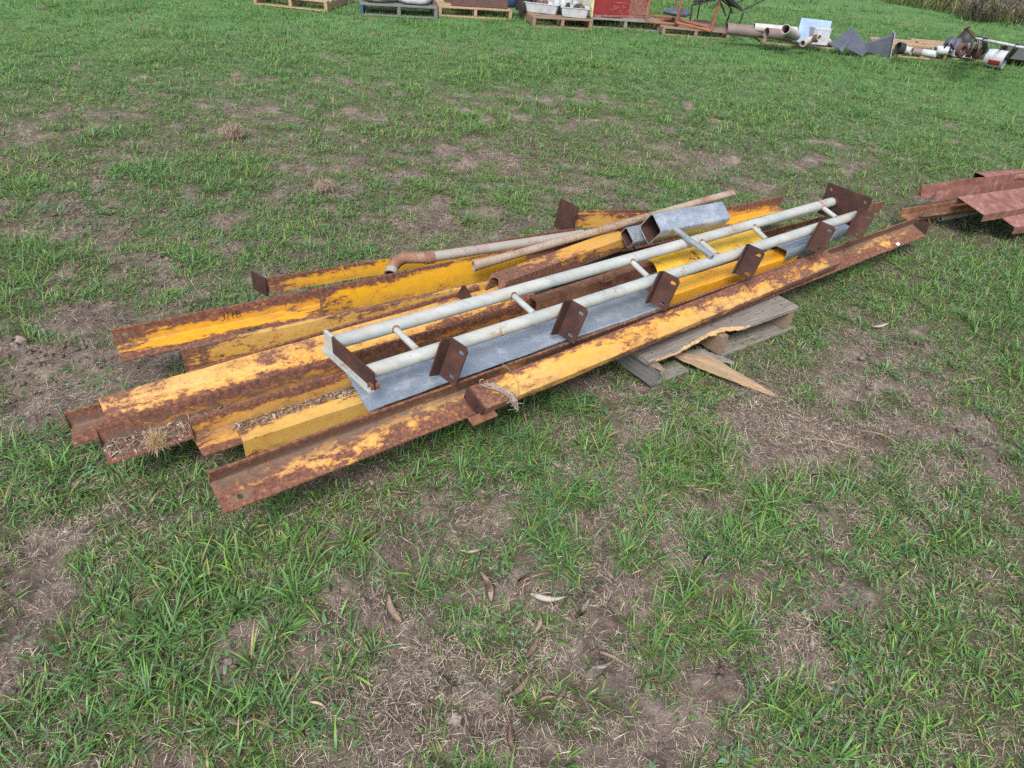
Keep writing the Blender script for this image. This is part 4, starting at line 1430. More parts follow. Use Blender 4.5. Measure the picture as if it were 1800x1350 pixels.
def tray(name, L, W, H, t, mat, Mx, parent):
    """Open tub with flared sides."""
    bm = bmesh.new()
    def ring(k, z, ins): return [bm.verts.new((sx * (L / 2 * k - ins), sy * (W / 2 * k - ins), z)) for sx, sy in ((-1, -1), (1, -1), (1, 1), (-1, 1))]
    R = [ring(.86, 0, 0), ring(1, H * .92, 0), ring(1.05, H * .93, 0), ring(1.05, H, 0), ring(.98, H, t), ring(.84, t, t)]
    for a, b in zip(R[:-1], R[1:]):
        for k in range(4): bm.faces.new((a[k], a[(k + 1) % 4], b[(k + 1) % 4], b[k]))
    bm.faces.new(R[0][::-1]); bm.faces.new(R[-1])
    bmesh.ops.bevel(bm, geom=[e for e in bm.edges if abs((e.verts[0].co - e.verts[1].co).z) > .02], offset=.012, segments=2, affect='EDGES')
    bmesh.ops.recalc_face_normals(bm, faces=bm.faces)
    me = bpy.data.meshes.new(name); bm.to_mesh(me); bm.free()
    return link(name, smooth_by_angle(me, 40), mat, parent, Mx)


# far left pale pallet (cut by the top of the picture)
make_pallet((446, 8), -6, 'pale timber pallet cut off by the top left picture edge', M['wood_pine'])
# blue sided pallet with white sacks
pb, Fb, hb = make_pallet((633, 27), 13, 'dark pallet with a blue lettered side and white sacks on it', M['wood_dark'], side_mat=M['bg_blue'], h=.15)
# pale blue stencil remains on its side
for k, (y0, w_) in enumerate(((.10, .05), (.25, .05), (.34, .05), (.52, .05), (.66, .05), (.84, .05))):
    st = bmesh.new()
    P_ = [(0, 0), (w_, 0), (w_, .012), (.6 * w_, .012), (.6 * w_, .055), (w_, .055), (w_, .068), (0, .068), (0, .055), (.38 * w_, .055), (.38 * w_, .012), (0, .012)]
    st.faces.new([st.verts.new((0, y0 + y, .036 + z)) for y, z in P_])
    stm = bpy.data.meshes.new('stencil_mark'); st.to_mesh(stm); st.free()
    link('stencil_mark', stm, M['bg_bluegrey'], pb, Fb @ Matrix.Translation((-.002, 0, 0)))
for k, (x, y, sx, sy, sz, rz_) in enumerate(((.30, .30, .55, .40, .28, .3), (.78, .28, .50, .36, .24, -.2))):
    o = lump('white_sack', sx, sy, sz, M['bg_white'], Fb @ Matrix.Translation((x, y, hb + .004)) @ Matrix.Rotation(rz_, 4, 'Z'), None, 3 + k, .16)
    tag(o, ['crumpled white sack at the left on the blue sided pallet', 'crumpled white sack at the right on the blue sided pallet'][k], 'sack')
o = lump('red_cloth', .12, .16, .22, M['bg_red'], Fb @ Matrix.Translation((1.0, .45, hb + .004)), None, 9, .2)
tag(o, 'small red bundle at the right end of the blue sided pallet', 'bundle')
# pale pallet with brown steel
p3, F3, h3 = make_pallet((771, 29), 12, 'pale timber pallet carrying a brown steel joist', M['wood_pine'])
joist = thing('steel_joist', lpt(F3, .2, .2, h3), 'brown rusted steel joist on the pale pallet', 'steel joist')
for nm, sy, sz, y, z in (('bottom_flange', .12, .014, .14, 0), ('web', .012, .17, .194, .0145), ('top_flange', .12, .014, .14, .185)):
    link(nm, box_mesh(nm, .84, sy, sz, .002), M['bg_steel'], joist, F3 @ Matrix.Translation((.20, y, h3 + .002 + z)))
stk = thing('steel_offcuts', lpt(F3, .1, .5, h3), 'stack of dark steel offcuts behind the brown joist', 'steel')
for k in range(4):
    link('offcut', box_mesh('offcut', .75 - .08 * k, .16, .07, .004), M['bg_steel'], stk, F3 @ Matrix.Translation((.12 + .04 * k, .42, h3 + .003 + .075 * k)) @ Matrix.Rotation(.05 * k, 4, 'Z'))
rib = tubep('orange_strap', [lpt(F3, .80, .20, h3 + .21), lpt(F3, .84, .16, h3 + .25), lpt(F3, .92, .19, h3 + .23), lpt(F3, .97, .24, h3 + .27), lpt(F3, .93, .30, h3 + .215)], .014, M['bg_orange'])
tag(rib, 'orange strap end on the brown steel joist', 'strap')
# pallet with bucket and white tubs
p4, F4, h4 = make_pallet((936, 48), 13, 'weathered pallet with white tubs and a dark drum', M['wood_old'], w=.88)
drum = thing('plastic_drum', lpt(F4, -.05, .75, h4), 'dark plastic drum standing at the back of the tub pallet', 'drum')
link('drum_body', tube_mesh('drum_body', [lpt(F4, -.02, .62, h4 + z) for z in (.003, .05, .12, .2, .28, .34)], .135, .006, 22, {0: (.92, .92), 5: (1.04, 1.04)}), M['bg_black'], drum)
link('drum_base', plate_mesh('drum_base', circle(0, 0, .118, 20), .01), M['bg_black'], drum, F4 @ Matrix.Translation((-.02, .62, h4 + .004)))
o = lump('blue_bag', .26, .22, .34, M['bg_blue'], F4 @ Matrix.Translation((-.22, .85, h4)), None, 14, .15); tag(o, 'dark blue bag behind the dark drum', 'bag')
for k, (x, y, L, W, rz_) in enumerate(((.25, .50, .50, .30, -.45), (.66, .24, .40, .30, -.25))):
    t_ = thing('white_tub', lpt(F4, x, y, h4), ['white tub of scrap fittings next to the dark drum', 'white tub of black fittings at the front of the pallet'][k], 'tub')
    Mx = F4 @ Matrix.Translation((x, y, h4 + .004)) @ Matrix.Rotation(rz_, 4, 'Z')
    tray('tub', L, W, .125, .012, M['bg_white'], Mx, t_)
    for q in range(9):
        lump('fitting', .10, .07, .10, M['bg_black'] if q % 3 else M['bg_steel'], Mx @ Matrix.Translation((random.uniform(-L * .36, L * .36), random.uniform(-W * .3, W * .3), .06 + .03 * random.random())) @ Matrix.Rotation(q, 4, 'Z'), t_, q, .3, 2)
for k in range(7):
    x, y = .44 + .09 * (k % 4) + .02 * random.random(), .52 + .13 * (k // 4)
    roll_ = tubep('white_roll', [lpt(F4, x, y, h4 + .006), lpt(F4, x + .01, y, h4 + .10 + .03 * (k % 3)), lpt(F4, x + .01, y + .01, h4 + .17 + .03 * (k % 3))], .055, M['bg_white'], None, 14, .03)
    tag(roll_, ['first', 'second', 'third', 'fourth', 'fifth', 'sixth', 'seventh'][k] + ' white roll between the tubs, counted from the left front', 'roll', 'white rolls between the tubs')
box_ = tray('white_box', .42, .30, .26, .014, M['bg_white'], F4 @ Matrix.Translation((.36, .98, h4 + .004)) @ Matrix.Rotation(-.3, 4, 'Z'), None)
tag(box_, 'white open box at the back of the tub pallet', 'box')
# red cabinet
p5, F5, h5 = make_pallet((1036, 49), 9, 'grey pallet under the red cabinet, blue paint on its side', M['wood_grey'], side_mat=M['bg_bluegrey'])
cab = thing('red_cabinet', lpt(F5, .1, .1, h5), 'tall red cabinet with a cream side standing on a pallet', 'cabinet')
CW, CD, CH = .95, .80, 1.05
Fc = F5 @ Matrix.Translation((.02, .05, h5 + .003)) @ Matrix.Rotation(math.radians(14), 4, 'Z')
link('back_panel', box_mesh('back_panel', CW, .02, CH, .002), M['bg_red'], cab, Fc @ Matrix.Translation((0, CD - .02, 0)))
link('cream_side', box_mesh('cream_side', .02, CD - .07, CH, .002), M['bg_cream'], cab, Fc @ Matrix.Translation((0, .048, 0)))
link('right_side', box_mesh('right_side', .02, CD - .07, CH, .002), M['bg_cream'], cab, Fc @ Matrix.Translation((CW - .02, .048, 0)))
for k in range(3):
    link('red_panel', box_mesh('red_panel', .300, .018, CH - .04, .003), [M['bg_red'], M['bg_red'], M['primer_red']][k], cab, Fc @ Matrix.Translation((.022 + .303 * k, .024, .035)))
link('base_rail', box_mesh('base_rail', CW - .044, .03, .032, .002), M['primer_red'], cab, Fc @ Matrix.Translation((.022, .015, 0)))
for x in (0, CW - .02):
    link('edge_trim', box_mesh('edge_trim', .02, .045, CH, .002), M['bg_yellowtrim'], cab, Fc @ Matrix.Translation((x, 0, 0)))
link('top_panel', box_mesh('top_panel', CW + .01, CD + .01, .02, .002), M['bg_red'], cab, Fc @ Matrix.Translation((-.005, -.005, CH + .001)))
for k in range(7):   # scuffs where the paint is scraped white
    a_ = random.uniform(-.6, .7); L_ = random.uniform(.06, .16)
    link('scrape', box_mesh('scrape', L_, .002, .012, .0005), M['primer_red'], cab, Fc @ Matrix.Translation((.30 + .05 * k, .0225, .09 + .05 * (k % 3))) @ Matrix.Rotation(a_, 4, 'Y'))
# pallet with frames
p6, F6, h6 = make_pallet((1163, 62), 4, 'low weathered pallet carrying brown frames and black chairs', M['wood_old'], w=1.0, h=.11)
def square_frame(name, Mx, w, d, leg, mat, label, r=.016):
    t_ = thing(name, Mx.translation, label, 'frame')
    c = [(0, 0), (w, 0), (w, d), (0, d)]
    for k in range(4):
        a, b = c[k], c[(k + 1) % 4]
        Pa, Pb = Mx @ Vector((*a, 0)), Mx @ Vector((*b, 0))
        link('rail', rhs_mesh('rail', (Pb - Pa).length, .035, .035, .003), mat, t_, frame_mat(Pa, Pb))
    for k in range(4):
        Pa, Pb = Mx @ Vector((*c[k], .0)), Mx @ Vector((*c[k], leg))
        tubep('leg', [Pa, Pa.lerp(Pb, .5), Pb], r, mat, t_, 8)
    for a, b in ((0, 3), (1, 2)):
        Pa, Pb = Mx @ Vector((*c[a], leg)), Mx @ Vector((*c[b], leg))
        tubep('foot_rail', [Pa, Pa.lerp(Pb, .5), Pb], r * .9, mat, t_, 8)
    return t_
square_frame('table_frame', F6 @ Matrix.Translation((-.20, .25, h6 + .02)) @ Matrix.Rotation(-.10, 4, 'Z'), .46, .70, .36, M['bg_rustframe'], 'rusty brown table frame lying upside down at the left')
square_frame('table_frame', F6 @ Matrix.Translation((.20, .10, h6 + .06)) @ Matrix.Rotation(-.25, 4, 'Z') @ Matrix.Rotation(.12, 4, 'Y'), .52, .36, .34, M['bg_rustframe'], 'rusty brown table frame lying upside down at the right')
def chair_frame(Mx, label):
    t_ = thing('chair_frame', Mx.translation, label, 'chair')
    L = lambda *p: Mx @ Vector(p)
    for y in (0, .42):
        tubep('side_frame', [L(0, y, .02), L(.05, y, .24), L(.40, y, .26), L(.62, y, .62)], .012, M['bg_black'], t_, 8)
        tubep('leg', [L(.44, y, .26), L(.50, y, .13), L(.54, y, .02)], .012, M['bg_black'], t_, 8)
    tubep('back_rail', [L(.62, 0, .62), L(.62, .21, .63), L(.62, .42, .62)], .012, M['bg_black'], t_, 8)
    tubep('front_rail', [L(.05, 0, .24), L(.05, .21, .24), L(.05, .42, .24)], .012, M['bg_black'], t_, 8)
    link('seat', box_mesh('seat', .34, .38, .03, .008), M['bg_black'], t_, Mx @ Matrix.Translation((.06, .02, .265)))
    return t_
chair_frame(F6 @ Matrix.Translation((.52, .55, h6 + .01)) @ Matrix.Rotation(-.5, 4, 'Z') @ Matrix.Rotation(-.25, 4, 'Y'), 'black metal chair frame with its back up at the rear of the frame pallet')
chair_frame(F6 @ Matrix.Translation((.66, .05, h6 + .26)) @ Matrix.Rotation(.15, 4, 'Z') @ Matrix.Rotation(.55, 4, 'Y'), 'black metal chair frame tipped over the right edge of the frame pallet')
o = lump('dark_seat_pad', .42, .40, .12, M['bg_grey'], F6 @ Matrix.Translation((.30, .55, h6 + .10)), None, 21, .1); tag(o, 'dark seat pad among the brown frames', 'seat pad')
# pipes pallet
p7, F7, h7 = make_pallet((1340, 77), 2, 'broken pallet under the big exhaust pipes', M['wood_pine'], w=1.08, h=.10, nb=5)
def bigpipe(pts, r, mat, label):
    o = tubep('big_pipe', [at(*p) for p in pts], r, mat, None, 22, .006); tag(o, label, 'pipe', 'big pipes on the broken pallet')
bigpipe(((1276, 50, .22), (1300, 53, .21), (1325, 56, .20), (1350, 57, .20), (1395, 62, .20)), .074, M['bg_pipe'], 'long brown pipe sticking out leftmost past the pallet')
bigpipe(((1325, 48, .26), (1350, 50, .26), (1400, 55, .26)), .055, M['bg_palepipe'], 'pale pipe at the back behind the other big pipes')
bigpipe(((1347, 58, .23), (1365, 60, .22), (1392, 64, .20)), .068, M['bg_pipe'], 'short dark brown pipe in front of the other big pipes')
bigpipe(((1381, 51, .34), (1389, 56, .28), (1400, 63, .19)), .058, M['bg_palepipe'], 'pale pipe tilted up steeply against the blue sheet')
bp = link('metal_sheet', box_mesh('metal_sheet', .42, .03, .34, .004), M['bg_bluegrey'], None, fr((1398, 74), -14, .10) @ Matrix.Rotation(-.5, 4, 'X'))
tag(bp, 'pale blue metal sheet leaning on the pipe pallet', 'metal sheet')
du = thing('duct_elbow', at(1425, 74, .1), 'pale grey duct elbow right of the blue sheet', 'duct')
tubep('duct', [at(1411, 76, .16), at(1422, 71, .18), at(1434, 67, .22), at(1441, 66, .24)], .045, M['bg_palepipe'], du, 16)
link('duct_box', box_mesh('duct_box', .24, .20, .22, .01), M['bg_litegrey'], du, fr((1428, 80), 6, .10) @ Matrix.Translation((0, .05, 0)))
tubep('clamp', [at(1433, 68, .215), at(1435, 67, .225), at(1437, 66.5, .23)], .052, M['bg_steel'], du, 16)
o = lump('brown_block', .14, .14, .16, M['bg_palepipe'], fr((1451, 83), 0, .0), None, 31, .12); tag(o, 'pale brown lump at the right end of the pipe pallet', 'block')
# sheet metal hoppers
def hopper(name, Mx, w0, d0, w1, d1, L, mat, label, fl=.05):
    """Open tapered chute along local Z: big mouth at 0, small at L."""
    t_ = thing(name, Mx.translation, label, 'hopper')
    bm = bmesh.new()
    def ring(w, d, z, i): return [bm.verts.new((sx * (w / 2 - i), sy * (d / 2 - i), z)) for sx, sy in ((-1, -1), (1, -1), (1, 1), (-1, 1))]
    o_ = [ring(w0, d0, 0, 0), ring(w1, d1, L * .8, 0), ring(w1, d1, L, 0)]; i_ = [ring(w0, d0, 0, .006), ring(w1, d1, L * .8, .006), ring(w1, d1, L, .006)]
    for R in (o_, i_):
        for a, b in zip(R[:-1], R[1:]):
            for k in range(4): bm.faces.new((a[k], a[(k + 1) % 4], b[(k + 1) % 4], b[k]))
    for a, b in ((o_[0], i_[0]), (o_[-1], i_[-1])):
        for k in range(4): bm.faces.new((a[k], a[(k + 1) % 4], b[(k + 1) % 4], b[k]))
    bmesh.ops.recalc_face_normals(bm, faces=bm.faces)
    me = bpy.data.meshes.new('hopper_shell'); bm.to_mesh(me); bm.free()
    link('hopper_shell', me, mat, t_, Mx)
    for sx, sy, w, d in ((0, -1, w0 + 2 * fl, fl), (0, 1, w0 + 2 * fl, fl), (-1, 0, fl, d0), (1, 0, fl, d0)):
        link('flange', box_mesh('flange', w, d, .008, .001, (.5, .5, .5)), M['bg_litegrey'], t_, Mx @ Matrix.Translation((sx * (w0 / 2 + fl / 2 + .001), sy * (d0 / 2 + fl / 2 + .001), 0)))
    for s_ in (-1, 1):
        link('rib', box_mesh('rib', .03, .012, L * .7, .002, (.5, .5, 0)), mat, t_, Mx @ Matrix.Translation((s_ * w0 * .16, -d0 / 2 + .01, .02)) @ Matrix.Rotation(-math.atan2((d0 - d1) / 2, L * .8), 4, 'X'))
    return t_
def hop_m(mouth, outlet, spin=0.0):
    z = (outlet - mouth).normalized(); x = z.cross(Vector((0, 1, 0))).normalized(); y = z.cross(x)
    return axes(mouth, x, y, z) @ Matrix.Rotation(spin, 4, 'Z'), (outlet - mouth).length
def folded_sheet(name, quads, mat, label, cat, parent=None, pn='panel'):
    """Folded sheet steel from corner points (pixel, depth); each fold face is a panel."""
    O = atY(*quads[0][0]); t_ = thing(name, O, label, cat)
    for q in quads:
        bm = bmesh.new(); bm.faces.new([bm.verts.new(atY(*p) - O) for p in q])
        bmesh.ops.subdivide_edges(bm, edges=bm.edges[:], cuts=2, use_grid_fill=True)
        bmesh.ops.solidify(bm, geom=bm.faces[:], thickness=.006)
        me = bpy.data.meshes.new(pn); bm.to_mesh(me); bm.free()
        link(pn, me, mat, t_, Matrix.Translation(O))
    return t_
folded_sheet('steel_chute', [((1456, 78, 11.15), (1500, 47, 11.45), (1503, 58, 11.25), (1474, 85, 11.05)), ((1503, 58, 11.24), (1524, 92, 11.1), (1514, 99, 11.02), (1487, 84, 11.0)),
                             ((1503, 58, 11.26), (1508, 60, 11.5), (1530, 93, 11.3), (1524, 92, 11.11)), ((1474, 85, 11.04), (1503, 59, 11.23), (1488, 84, 11.01), (1480, 93, 11.0))],
             M['bg_grey'], 'dark grey folded steel chute tipped over beside the pipe pallet', 'steel chute')
Hm, HL = hop_m(atY(1566, 82, 11.4), atY(1518, 83, 11.5), .08)
hopper('sheet_hopper', Hm, .31, .31, .12, .12, HL, M['bg_grey'], 'dark grey sheet metal hopper on its side, flange facing right', .035)
# long low pallet with fittings
p9, F9, h9 = make_pallet((1578, 101), 3, 'low pale pallet with white pipe couplings on it', M['wood_pine'], w=.70, h=.10, nb=5)
p10, F10, h10 = make_pallet((1652, 103), 2, 'low pale pallet with dark engine parts on it', M['wood_pine'], w=.90, h=.10, nb=5)
for k, (p0, p1, r, mt, lb) in enumerate((((1578, 84, .18), (1587, 86, .17), .075, 'bg_black', 'black pipe collar at the left of the low pallet'), ((1588, 87, .15), (1603, 90, .15), .050, 'bg_white', 'white pipe coupling next to the black collar'),
                                         ((1604, 90, .15), (1620, 92, .15), .048, 'bg_pipe', 'brown coupling between the two white ones'), ((1622, 92, .15), (1645, 96, .15), .046, 'bg_white', 'longer white coupling right of the brown one'))):
    o = tubep('pipe_coupling', [at(*p0), at(*p0).lerp(at(*p1), .5), at(*p1)], r, M[mt], None, 16, .01); tag(o, lb, 'coupling')
o = link('timber_batten', box_mesh('timber_batten', 1.5, .05, .03, .003), M['wood_pine'], None, fr((1580, 88), -4, .12) @ Matrix.Translation((0, .50, .0)))
tag(o, 'thin pale batten lying along the back of the low pallets', 'timber')
o = tubep('white_jar', [at(1643, 88, .14), at(1654, 88.5, .14), at(1666, 90, .14)], .060, M['bg_white'], None, 16, .02); tag(o, 'white plastic jar lying beside the dark engine parts', 'jar')
eng = thing('engine_parts', at(1680, 96, .1), 'heap of dark engine parts on the low pallet', 'engine parts')
for k, (u, v, z, sx, sy, sz) in enumerate(((1672, 92, .10, .22, .2, .24), (1688, 92, .10, .26, .24, .34), (1702, 94, .10, .28, .24, .26), (1715, 95, .10, .22, .22, .30), (1664, 92, .1, .18, .16, .26))):
    lump('casting', sx, sy, sz, M['bg_black'] if k % 2 else M['bg_grey'], fr((u, v), 20 * k, z), eng, 40 + k, .35, 2)
for k, (u, v) in enumerate(((1690, 88), (1706, 89), (1718, 91))):
    Mx = fr((u, v), 30 + 25 * k, .26)
    link('pulley', tube_mesh('pulley', [Mx @ Vector((0, -.03, 0)), Mx @ Vector((0, 0, 0)), Mx @ Vector((0, .03, 0))], .085, .03, 18), M['bg_steel'], eng)
for k, (u, v, u2, v2) in enumerate(((1660, 84, 1666, 76), (1694, 84, 1702, 72), (1676, 88, 1672, 78))):
    tubep('rod', [at(u, v, .25), at((u + u2) / 2, (v + v2) / 2, .30), at(u2, v2, .34)], .012, M['bg_black'], eng, 6)
tb_ = tray('grey_tray', .34, .12, .07, .01, M['bg_litegrey'], fr((1692, 100), -12, .105), None); tag(tb_, 'pale grey boat shaped tray at the pallet front', 'tray')
# white tubular frame, bucket and bits at the right edge
wf = thing('white_tube_stand', at(1715, 100, 0), 'white bent tube stand with black foam sleeves at the right edge', 'stand')
fp = [at(1706, 92, .20), at(1709, 74, .42), at(1716, 68, .52), at(1728, 70, .53), at(1760, 76, .53), at(1800, 84, .53), at(1850, 94, .53)]
tubep('top_tube', fp, .016, M['bg_white'], wf, 12)
tubep('leg', [at(1720, 74, .47), at(1713, 88, .24), at(1705, 100, .06)], .016, M['bg_white'], wf, 12)
tubep('leg', [at(1735, 72, .52), at(1737, 84, .30), at(1737, 98, .05)], .014, M['bg_white'], wf, 12)
tubep('foam_sleeve', [at(1731, 71, .53), at(1732, 80, .36), at(1732, 90, .20)], .032, M['bg_black'], wf, 12)
tubep('foam_sleeve', [at(1788, 82, .53), at(1780, 92, .34), at(1770, 103, .14)], .030, M['bg_black'], wf, 12)
bk = thing('white_bucket', at(1748, 108, 0), 'white bucket with a red label lying beside the white stand', 'bucket')
b0_, b1_ = at(1733, 100, .14), at(1767, 106, .14)
link('bucket_body', tube_mesh('bucket_body', line_pts(b0_, b1_, 5), .115, .006, 22, {0: (.88, .88)}), M['bg_white'], bk)
link('bucket_base', plate_mesh('bucket_base', circle(0, 0, .100, 20), .006), M['bg_white'], bk, frame_mat(b0_, b1_) @ Matrix.Rotation(math.pi / 2, 4, 'Y') @ Matrix.Translation((0, 0, .004)))
Fr_ = frame_mat(b0_, b1_) @ Matrix.Rotation(.35, 4, 'X')
lab = bmesh.new(); gl = []
for i in range(2):
    gl.append([lab.verts.new(((.07 + .15 * i), -.1165 * math.cos(a_), .1165 * math.sin(a_))) for a_ in np.linspace(-.28, .28, 7)])
for k in range(6): lab.faces.new((gl[0][k], gl[0][k + 1], gl[1][k + 1], gl[1][k]))
lm = bpy.data.meshes.new('red_label'); lab.to_mesh(lm); lab.free()
link('red_label', lm, M['bg_red'], bk, Fr_)
dk = tray('black_tub', .36, .30, .22, .012, M['bg_black'], fr((1780, 112), -15, .02) @ Matrix.Rotation(-.6, 4, 'X'), None); tag(dk, 'black tub tipped over beside the white bucket', 'tub')
for k, (u, v) in enumerate(((1757, 92), (1766, 90))):
    o = tubep('steel_peg', [at(u, v + 3, .16), at(u + 2, v - 4, .24), at(u + 4, v - 10, .32)], .012, M['bg_black']); tag(o, ['short dark peg standing behind the white bucket, left one', 'short dark peg standing behind the white bucket, right one'][k], 'peg')
tbar = thing('tee_handle', at(1718, 92, .15), 'thin rusty bar with a tee handle leaning on the white stand', 'bar')
tubep('shaft', [at(1718, 74, .45), at(1709, 62, .62), at(1700, 50, .80)], .011, M['bg_rustframe'], tbar, 8)
tubep('grip', [at(1696, 52, .78), at(1700, 49.5, .805), at(1704, 48, .82)], .012, M['bg_rustframe'], tbar, 8)


# ------------------------------------------------------------------ rank grass and bushes past the mown edge
EDGE0, EDGE1 = at(1530, 0), at(1800, 50)
ED = (EDGE1 - EDGE0); ED.z = 0; ED.normalize()
EN = Vector((-ED.y, ED.x, 0))
if EN.x < 0: EN = -EN


def rank_grass():
    n = 26000
    u = rng.random(n) * 22 - 9; v = rng.random(n) ** 1.6 * 14
    x = EDGE0.x + ED.x * u + EN.x * v; y = EDGE0.y + ED.y * u + EN.y * v
    cl = fbm(x, y, 1.1, 141, 3)
    k = rng.random(n) < sstep(.32, .6, cl) + .25
    x, y, v, cl = x[k], y[k], v[k], cl[k]; N = len(x)
    L = (.18 + .35 * rng.random(N)) * (.6 + .8 * cl)
    pal = np.array([[.17, .165, .055], [.24, .22, .10], [.10, .125, .04], [.30, .27, .17]])
    zone = (fbm(x, y, 2.2, 151, 2) * 5 + rng.random(N) * 1.4).astype(int) % 4
    col = pal[zone] * (.75 + .5 * rng.random(N))[:, None]
    me = blades_mesh('rank_grass', np.stack([x, y, height_fn(x, y)], 1), L, .012 + .014 * rng.random(N), rng.random(N) * 6.283, .05 + .5 * rng.random(N), .4 + rng.random(N), 2, col * .8, col * 1.1, M['grass'])
    o = link('rank_grass', me, None); tag(o, 'tall yellowing grass along the paddock edge', 'grass', kind='stuff')


rank_grass()


def bush(px, w, h, col, label, seed, n=2600, leaf=.035):
    P = at(*px); rs = np.random.default_rng(seed)
    t_ = thing('bush', P, label, 'bush', 'bushes beyond the paddock edge')
    d = rs.normal(size=(n, 3)); d /= np.linalg.norm(d, axis=1)[:, None]
    r = (.45 + .55 * rs.random(n) ** .5)
    lob = 1 + .28 * np.sin(3 * np.arctan2(d[:, 1], d[:, 0]) + seed) + .22 * np.sin(5 * d[:, 2] + 2 * seed + 4 * d[:, 0])
    p = d * (r * lob)[:, None] * np.array([w / 2, w / 2, h / 2]); p[:, 2] += h * .5
    ok = p[:, 2] > .02; p = p[ok]; n = len(p)
    c = np.array(col)[None] * (.55 + .9 * rs.random((n, 1)))
    V, q, C = leaf_card(n, p[:, 0], p[:, 1], p[:, 2], rs.random(n) * 6.283, (rs.random(n) - .3) * 1.6, leaf * (.7 + .8 * rs.random(n)), leaf * .45 * np.ones(n), c, 2)
    me = mesh_np('foliage', V, quads=q, attrs={'col': ('FLOAT_COLOR', C)})
    link('foliage', me, M['leaf'], t_, Matrix.Translation(P))
    for k in range(6):
        a_ = k * 1.05 + seed
        tubep('stem', [P + Vector((0, 0, -.02)), P + Vector((math.cos(a_) * w * .15, math.sin(a_) * w * .15, h * .4)), P + Vector((math.cos(a_) * w * .34, math.sin(a_) * w * .34, h * .75))], .010 + .012 * h, M['wood_old'], t_, 6)


bush((1718, 37), .85, .55, (.050, .040, .040), 'dark purplish bush at the paddock edge, largest in view', 1, 3600)
bush((1657, 17), .55, .42, (.060, .050, .045), 'small dark bush left of the largest bush', 2)
bush((1680, 2), 1.5, .45, (.075, .058, .055), 'low wide dark scrub behind the largest bush', 3, 3000)
bush((1782, 40), .9, .40, (.095, .080, .070), 'greyish low bush near the right picture edge', 4)
bush((1800, 22), 1.2, .40, (.085, .070, .065), 'greyish bush behind the low one at the right edge', 5)
bush((1765, -24), 3.2, .9, (.030, .032, .030), 'very dark distant shrub at the top right', 6, 4200, .06)
bush((1800, -14), 2.4, .7, (.055, .075, .040), 'dull green distant shrub at the top right corner', 7, 3600, .06)

# ------------------------------------------------------------------ litter in the troughs and loose things on the ground
LEAF_PAL = np.array([[.24, .175, .13], [.18, .13, .10], [.34, .28, .225], [.12, .085, .068], [.22, .14, .095], [.42, .38, .34]])


def trough_litter(name, Mx, x0, x1, s0, s1, z, n, ns, label):
    rs = np.random.default_rng(n)
    def pts(k):
        x = x0 + (x1 - x0) * rs.random(k); s = s0 + (s1 - s0) * rs.random(k) ** 1.3
        P = np.array([(Mx @ Vector((a, -b, z)))[:] for a, b in zip(x, s)])
        P[:, 2] += .010 * rs.random(k) * (1 - (s - s0) / (s1 - s0) * .5)
        return P
    P = pts(n)
    V, q, C = leaf_card(n, P[:, 0], P[:, 1], P[:, 2], rs.random(n) * 6.283, (rs.random(n) - .2) * .7, .008 + .042 * rs.random(n) ** 2.5, .003 + .007 * rs.random(n), LEAF_PAL[rs.integers(0, 6, n)] * (.6 + .6 * rs.random((n, 1))))
    me = mesh_np(name, V, quads=q, attrs={'col': ('FLOAT_COLOR', C)})
    o = link(name, me, M['leaf']); tag(o, label, 'leaf litter', kind='stuff')
    P = pts(ns)
    c = LEAF_PAL[rs.integers(0, 6, ns)] * (.5 + .6 * rs.random((ns, 1)))
    me = blades_mesh(name, P, .02 + .05 * rs.random(ns), .001 + .0014 * rs.random(ns), rs.random(ns) * 6.283, 1.2 + .4 * rs.random(ns), .4 * (rs.random(ns) - .3), 2, c, c, M['straw'])
    o = link(name, me, None); tag(o, label.replace('leaves', 'stalks'), 'leaf litter', kind='stuff')


trough_litter('leaf_litter', MD, .01, .36, .012, .100, .009, 420, 260, 'dead leaves heaped in the near end of the rusty trough')
trough_litter('leaf_litter', MD, .30, 1.1, .012, .05, .009, 200, 200, 'dead leaves thinly scattered along the nest trough')
trough_litter('leaf_litter', MC, .12, .62, .012, .055, .009, 380, 200, 'dead leaves along the trough beside the galvanised sheet')
trough_litter('leaf_litter', MH, .1, 1.2, .012, .05, .009, 120, 120, 'dead leaves in the gap between the yellow bars')


def fibre_clump(name, P, R, n, L, W, pal, label, cat, flat=.7, droop=0.0):
    rs = np.random.default_rng(int(abs(P.x) * 1000) + n)
    d = rs.normal(size=(n, 3)); d /= np.linalg.norm(d, axis=1)[:, None]
    p = d * (R * rs.random(n) ** .45)[:, None] * np.array([1, 1, flat])
    q = np.array(P[:])[None] + p + np.array([0, 0, R * flat])
    c = np.array(pal)[rs.integers(0, len(pal), n)] * (.6 + .7 * rs.random((n, 1)))
    me = blades_mesh(name, q - np.array(P[:])[None], L * (.5 + rs.random(n)), W * (.6 + .8 * rs.random(n)), rs.random(n) * 6.283, .4 + 1.8 * rs.random(n), (rs.random(n) - .5) * 7.0 + droop, 5, c, c, M['straw'], (rs.random(n) - .5) * 3)
    o = link(name, me, None, None, Matrix.Translation(P)); tag(o, label, cat)
    return o


